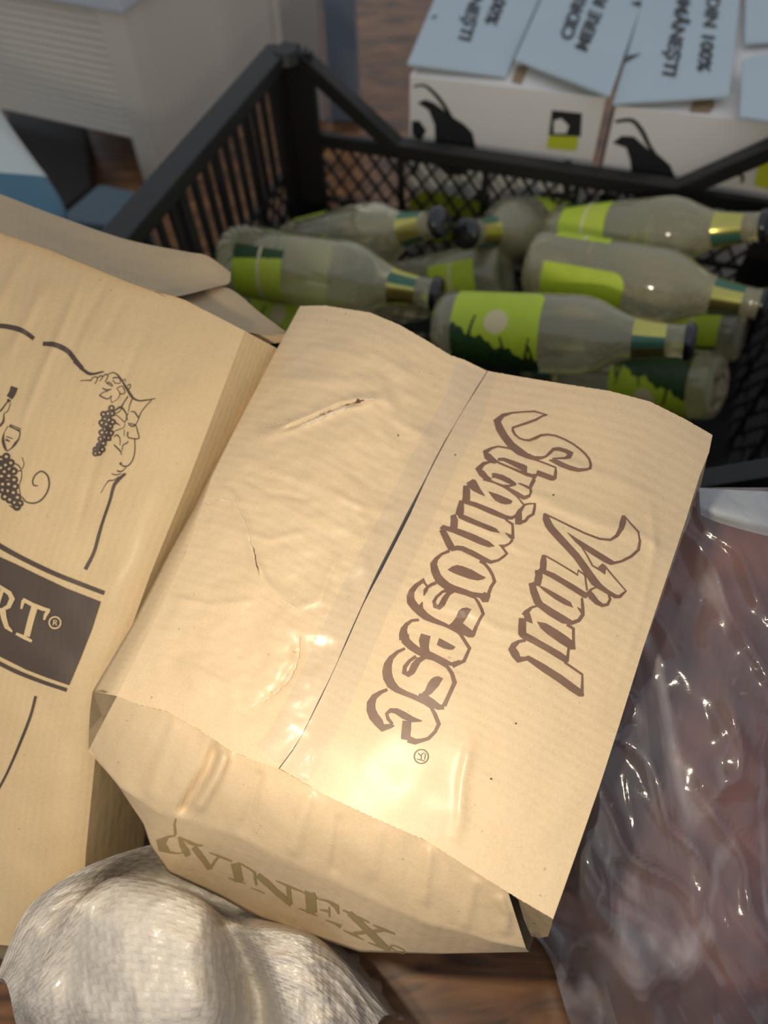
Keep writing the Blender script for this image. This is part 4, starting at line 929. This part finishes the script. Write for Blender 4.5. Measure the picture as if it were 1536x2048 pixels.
bm = bmesh.new(); obox(bm, K + kr_ * 0.05 + kl * 0.004 + ZU * 0.02, kr_ * (KD - 0.1), kl * 0.012, ZU * (KH - 0.02)); mesh_obj('side_panel', bm, CREAM, cab)
bm = bmesh.new(); obox(bm, K + kr_ * (KD - .02) + kl * 0.03 + ZU * 0.07, kr_ * 0.01, kl * (KW - .06), ZU * (KH - 0.07)); mesh_obj('back_panel', bm, CREAM, cab)
bm = bmesh.new(); obox(bm, K - kl * 0.012 - kr_ * 0.012 + ZU * KH, kl * (KW + .024), kr_ * (KD + .024), ZU * 0.022); bevel(bm, 0.004); mesh_obj('top', bm, TOPSHEEN, cab)
# upright boards beside it
def board(name, label, u0, u1, v, z, th, hgt, mat, yaw):
    a, b = PZ(u0, v, z), PZ(u1, v, z); a.z = b.z = 0; ax = b - a; ay = Vector((-ax.y, ax.x, 0)).normalized() * th
    bm = bmesh.new(); obox(bm, a, ax, ay, (0, 0, hgt)); bevel(bm, 0.003)
    return tag(mesh_obj(name, bm, mat), label, 'board')
board('upright_board', 'narrow white upright board beside the cream cabinet', 562, 640, 60, 0.15, 0.02, 0.42, plain('white_board', (0.45, 0.41, 0.38), 0.5), 0)
board('upright_board', 'grey blue upright board between the white board and the brown floor', 648, 712, 60, 0.15, 0.03, 0.42, plain('grey_blue_board', (0.16, 0.20, 0.25), 0.5), 0)
# slate blue box on the floor
SLATE = plain('slate_blue_plastic', (0.10, 0.15, 0.19), 0.45)
q = [PZ(u, v, 0.10) for u, v in ((110, 440), (198, 366), (285, 384), (232, 452))]
bm = bmesh.new(); box_pts(bm, [Vector((p.x, p.y, 0)) for p in (q[0], q[3], q[2], q[1])] + [q[0], q[3], q[2], q[1]]); bevel(bm, 0.006)
tag(mesh_obj('storage_box', bm, SLATE), 'slate blue plastic box on the floor between the left carton and the crate', 'box')
# dark tray standing in for the shaded floor below the cabinet
bm = bmesh.new(); q = [PZ(u, v, 0.05) for u, v in ((8, 205), (170, 245), (180, 372), (110, 430), (40, 400))]
vb = [bm.verts.new((p.x, p.y, 0)) for p in q]; vt = [bm.verts.new(p) for p in q]
bm.faces.new(vt[::-1]); bm.faces.new(vb)
for i in range(5): bm.faces.new((vb[i], vt[i], vt[(i + 1) % 5], vb[(i + 1) % 5]))
bmesh.ops.recalc_face_normals(bm, faces=bm.faces); bevel(bm, 0.004)
tag(mesh_obj('shade_slab', bm, BLACKP), 'flat black tray standing in for shaded floor in front of the cream cabinet', 'slab')
# white and blue bag at the left edge
bag = empty('detergent_bag', P(0, 400, .74)); tag(bag, 'white bag with a blue lower band at the left edge above the carton', 'bag')
WB = plain('white_bag', (0.62, 0.66, 0.62), 0.4, bump=0.002, nscale=14); BBm = plain('blue_bag_band', (0.06, 0.17, 0.25), 0.4)
def bagrow(v0, k, d):
    return [(-260, v0 - 40, d + .03), (-120, v0 - 10, d - .01), (-30, v0 - 2, d - .015), (k - 22, v0 + 6, d - .004), (k, v0 + 10, d + .03), (k - 20, v0 + 8, d + .10)]
sheet([bagrow(150, -30, .80), bagrow(225, 10, .79), bagrow(300, 62, .775), bagrow(345, 96, .765)], 24, 30, 0, [WB], 'bag_body', bag, sk=True)
sheet([bagrow(345, 96, .765), bagrow(400, 128, .755), bagrow(450, 140, .75), bagrow(560, 160, .76)], 16, 30, 0, [BBm], 'bag_band', bag, sk=True)

# ================================================================== woven sack, bottom left
def weave():
    m, nt, b = new_mat('woven_sack'); N = nt.nodes.new; Lk = nt.links.new
    tc = N('ShaderNodeTexCoord'); mp = N('ShaderNodeMapping'); Lk(tc.outputs['UV'], mp.inputs[0])
    br = N('ShaderNodeTexChecker'); br.inputs['Scale'].default_value = 118; Lk(mp.outputs[0], br.inputs['Vector'])
    w1 = N('ShaderNodeTexWave'); w1.bands_direction = 'X'; w1.inputs['Scale'].default_value = 37; w1.inputs['Distortion'].default_value = 0.6; Lk(mp.outputs[0], w1.inputs['Vector'])
    w2 = N('ShaderNodeTexWave'); w2.bands_direction = 'Y'; w2.inputs['Scale'].default_value = 37; w2.inputs['Distortion'].default_value = 0.6; Lk(mp.outputs[0], w2.inputs['Vector'])
    mx = N('ShaderNodeMix'); mx.data_type = 'FLOAT'; Lk(br.outputs['Fac'], mx.inputs[0]); Lk(w1.outputs['Fac'], mx.inputs[2]); Lk(w2.outputs['Fac'], mx.inputs[3])
    nz = N('ShaderNodeTexNoise'); nz.inputs['Scale'].default_value = 35; nz.inputs['Detail'].default_value = 5; Lk(tc.outputs['Object'], nz.inputs['Vector'])
    b1 = N('ShaderNodeBump'); b1.inputs['Distance'].default_value = 0.0003; Lk(mx.outputs[0], b1.inputs['Height'])
    b2 = N('ShaderNodeBump'); b2.inputs['Distance'].default_value = 0.004; Lk(nz.outputs['Fac'], b2.inputs['Height']); Lk(b1.outputs[0], b2.inputs['Normal']); Lk(b2.outputs[0], b.inputs['Normal'])
    b.inputs['Base Color'].default_value = (0.56, 0.51, 0.45, 1); b.inputs['Roughness'].default_value = 0.42; b.inputs['Coat Weight'].default_value = 0.25; b.inputs['Coat Roughness'].default_value = 0.14
    b.inputs['Subsurface Weight'].default_value = 0.0
    return m
def sackfn(p, t, s):
    r = ray(*proj(p)[:2]).normalized()
    q = Vector((s * 7, t * 5, 2.2))
    n = noise.noise(q) * 0.006 + abs(noise.noise(q * 1.7 + Vector((4, 1, 0)))) * 0.008 + abs(noise.noise(Vector((s * 16 + t * 6, t * 5, 1)))) * 0.004 + noise.noise(q * 5) * 0.0008 - 0.003
    return p + r * n
SR = [
 [(-10, 1960, .438), (52, 1822, .430), (145, 1748, .430), (250, 1704, .452), (340, 1690, .48), (430, 1740, .52), (470, 1795, .53), (530, 1830, .52), (640, 1870, .51), (720, 1930, .51), (800, 2040, .52)],
 [(8, 1960, .440), (80, 1850, .440), (165, 1792, .445), (240, 1758, .50), (310, 1764, .52), (385, 1790, .52), (452, 1825, .515), (520, 1846, .455), (610, 1868, .44), (690, 1925, .45), (785, 2030, .47)],
 [(20, 1990, .440), (92, 1905, .432), (148, 1820, .428), (220, 1764, .446), (310, 1768, .440), (400, 1802, .436), (458, 1848, .470), (530, 1880, .428), (610, 1900, .42), (680, 1955, .43), (760, 2040, .45)],
 [(30, 2040, .450), (70, 1990, .435), (140, 1930, .437), (220, 1890, .418), (310, 1890, .408), (410, 1910, .410), (500, 1940, .485), (545, 1950, .42), (620, 1980, .41), (680, 2030, .42), (740, 2100, .44)],
 [(60, 2140, .49), (90, 2100, .45), (150, 2080, .43), (230, 2080, .412), (320, 2080, .402), (420, 2070, .41), (518, 2050, .485), (570, 2060, .42), (620, 2090, .41), (680, 2130, .42), (720, 2200, .45)],
 [(60, 2300, .53), (90, 2320, .50), (150, 2330, .49), (230, 2330, .48), (320, 2320, .47), (420, 2310, .47), (520, 2300, .49), (570, 2300, .48), (620, 2300, .48), (680, 2300, .49), (720, 2320, .52)]]
sack = sheet(SR, 110, 160, 0, [weave()], 'woven_sack', None, fn=sackfn, uvs=0.42, sk=True)
tag(sack, 'crumpled white woven plastic sack at the bottom left in front of the cartons', 'sack')

# ================================================================== plastic bag with red brown contents, right
def cloth():
    m, nt, b = new_mat('red_brown_fabric'); N = nt.nodes.new; Lk = nt.links.new
    tc = N('ShaderNodeTexCoord'); nz = N('ShaderNodeTexNoise'); nz.inputs['Scale'].default_value = 11; nz.inputs['Detail'].default_value = 4; nz.inputs['Distortion'].default_value = 1.0
    Lk(tc.outputs['Object'], nz.inputs['Vector']); rp = N('ShaderNodeValToRGB'); e = rp.color_ramp.elements
    e[0].position = 0.34; e[0].color = (0.085, 0.05, 0.052, 1); e[1].position = 0.68; e[1].color = (0.24, 0.085, 0.06, 1)
    k = e.new(0.52); k.color = (0.13, 0.055, 0.058, 1)
    Lk(nz.outputs['Fac'], rp.inputs[0]); Lk(rp.outputs[0], b.inputs['Base Color']); b.inputs['Roughness'].default_value = 0.8
    return m
def bagsurf(dd, seed, amp):
    R_ = []
    for v in (975, 1060, 1180, 1320, 1480, 1640, 1780, 1890, 2040, 2250):
        row = []
        for k, u in enumerate((960, 1060, 1160, 1260, 1380, 1500, 1640)):
            xo = u if v < 1800 else max(u, (1085 if dd < 0.02 else 1180) + (v - 1890) * 0.35 + k * 75) if v > 1850 else max(u, 1000 + k * 90)
            du = max(0, (1200 - u) / 240)
            d = proj(PB(max(u, 900), v))[2]
            d = d + 0.016 + dd + 0.010 * math.sin(v / 130 + u / 170 + seed)
            if u < 1130: d += 0.06
            if v > 1900: d += 0.03 * (v - 1900) / 150
            if u > 1500: d += 0.02
            row.append((xo, v, d))
        R_.append(row)
    def fn(p, t, s):
        u, v, d = proj(p); r = ray(u, v).normalized()
        wob = 40 * noise.noise(Vector((u / 180, v / 180, seed)))
        ac = (u * 0.80 - v * 0.60 + wob); al = (u * 0.60 + v * 0.80)
        n1 = (1 - abs(noise.noise(Vector((ac / 95, al / 420, seed)))) * 1.6) ** 3
        n2 = (1 - abs(noise.noise(Vector((ac / 38, al / 230, seed + 5)))) * 1.8) ** 4 * (0.4 + noise.noise(Vector((u / 130, v / 130, seed + 2))))
        n3 = noise.noise(Vector((u / 45, v / 60, seed + 9))) * 0.3
        return p - r * ((n1 + 0.45 * n2 + n3) * amp)
    return R_, fn
R_, fn = bagsurf(0.040, 1.0, 0.005)
bundle = sheet(R_, 70, 60, 0, [cloth()], 'fabric_bundle', None, fn=fn, sk=True); tag(bundle, 'reddish brown folded fabric seen through the clear plastic at the right', 'fabric bundle')
R_, fn = bagsurf(0.010, 4.0, 0.011)
pbag = empty('plastic_bag', P(1320, 1500, .47)); tag(pbag, 'wrinkled clear plastic bag with glossy folds, right of the front carton', 'bag')
sheet(R_, 150, 130, 0, [FILM], 'film', pbag, fn=fn, sk=True)
HEM = film('milky_film', 0.35, 0.70, 0.002, 30, diffuse=(0.50, 0.53, 0.56))
sheet([[(1398, 976, .455), (1470, 980, .45), (1560, 984, .45), (1680, 990, .455)], [(1400, 1008, .442), (1450, 1024, .438), (1540, 1044, .438), (1680, 1064, .442)], [(1402, 1030, .446), (1440, 1046, .446), (1536, 1072, .446), (1680, 1100, .45)]], 20, 40, 0.0015, [HEM], 'folded_hem', pbag)['label'] = 'milky white folded top edge'
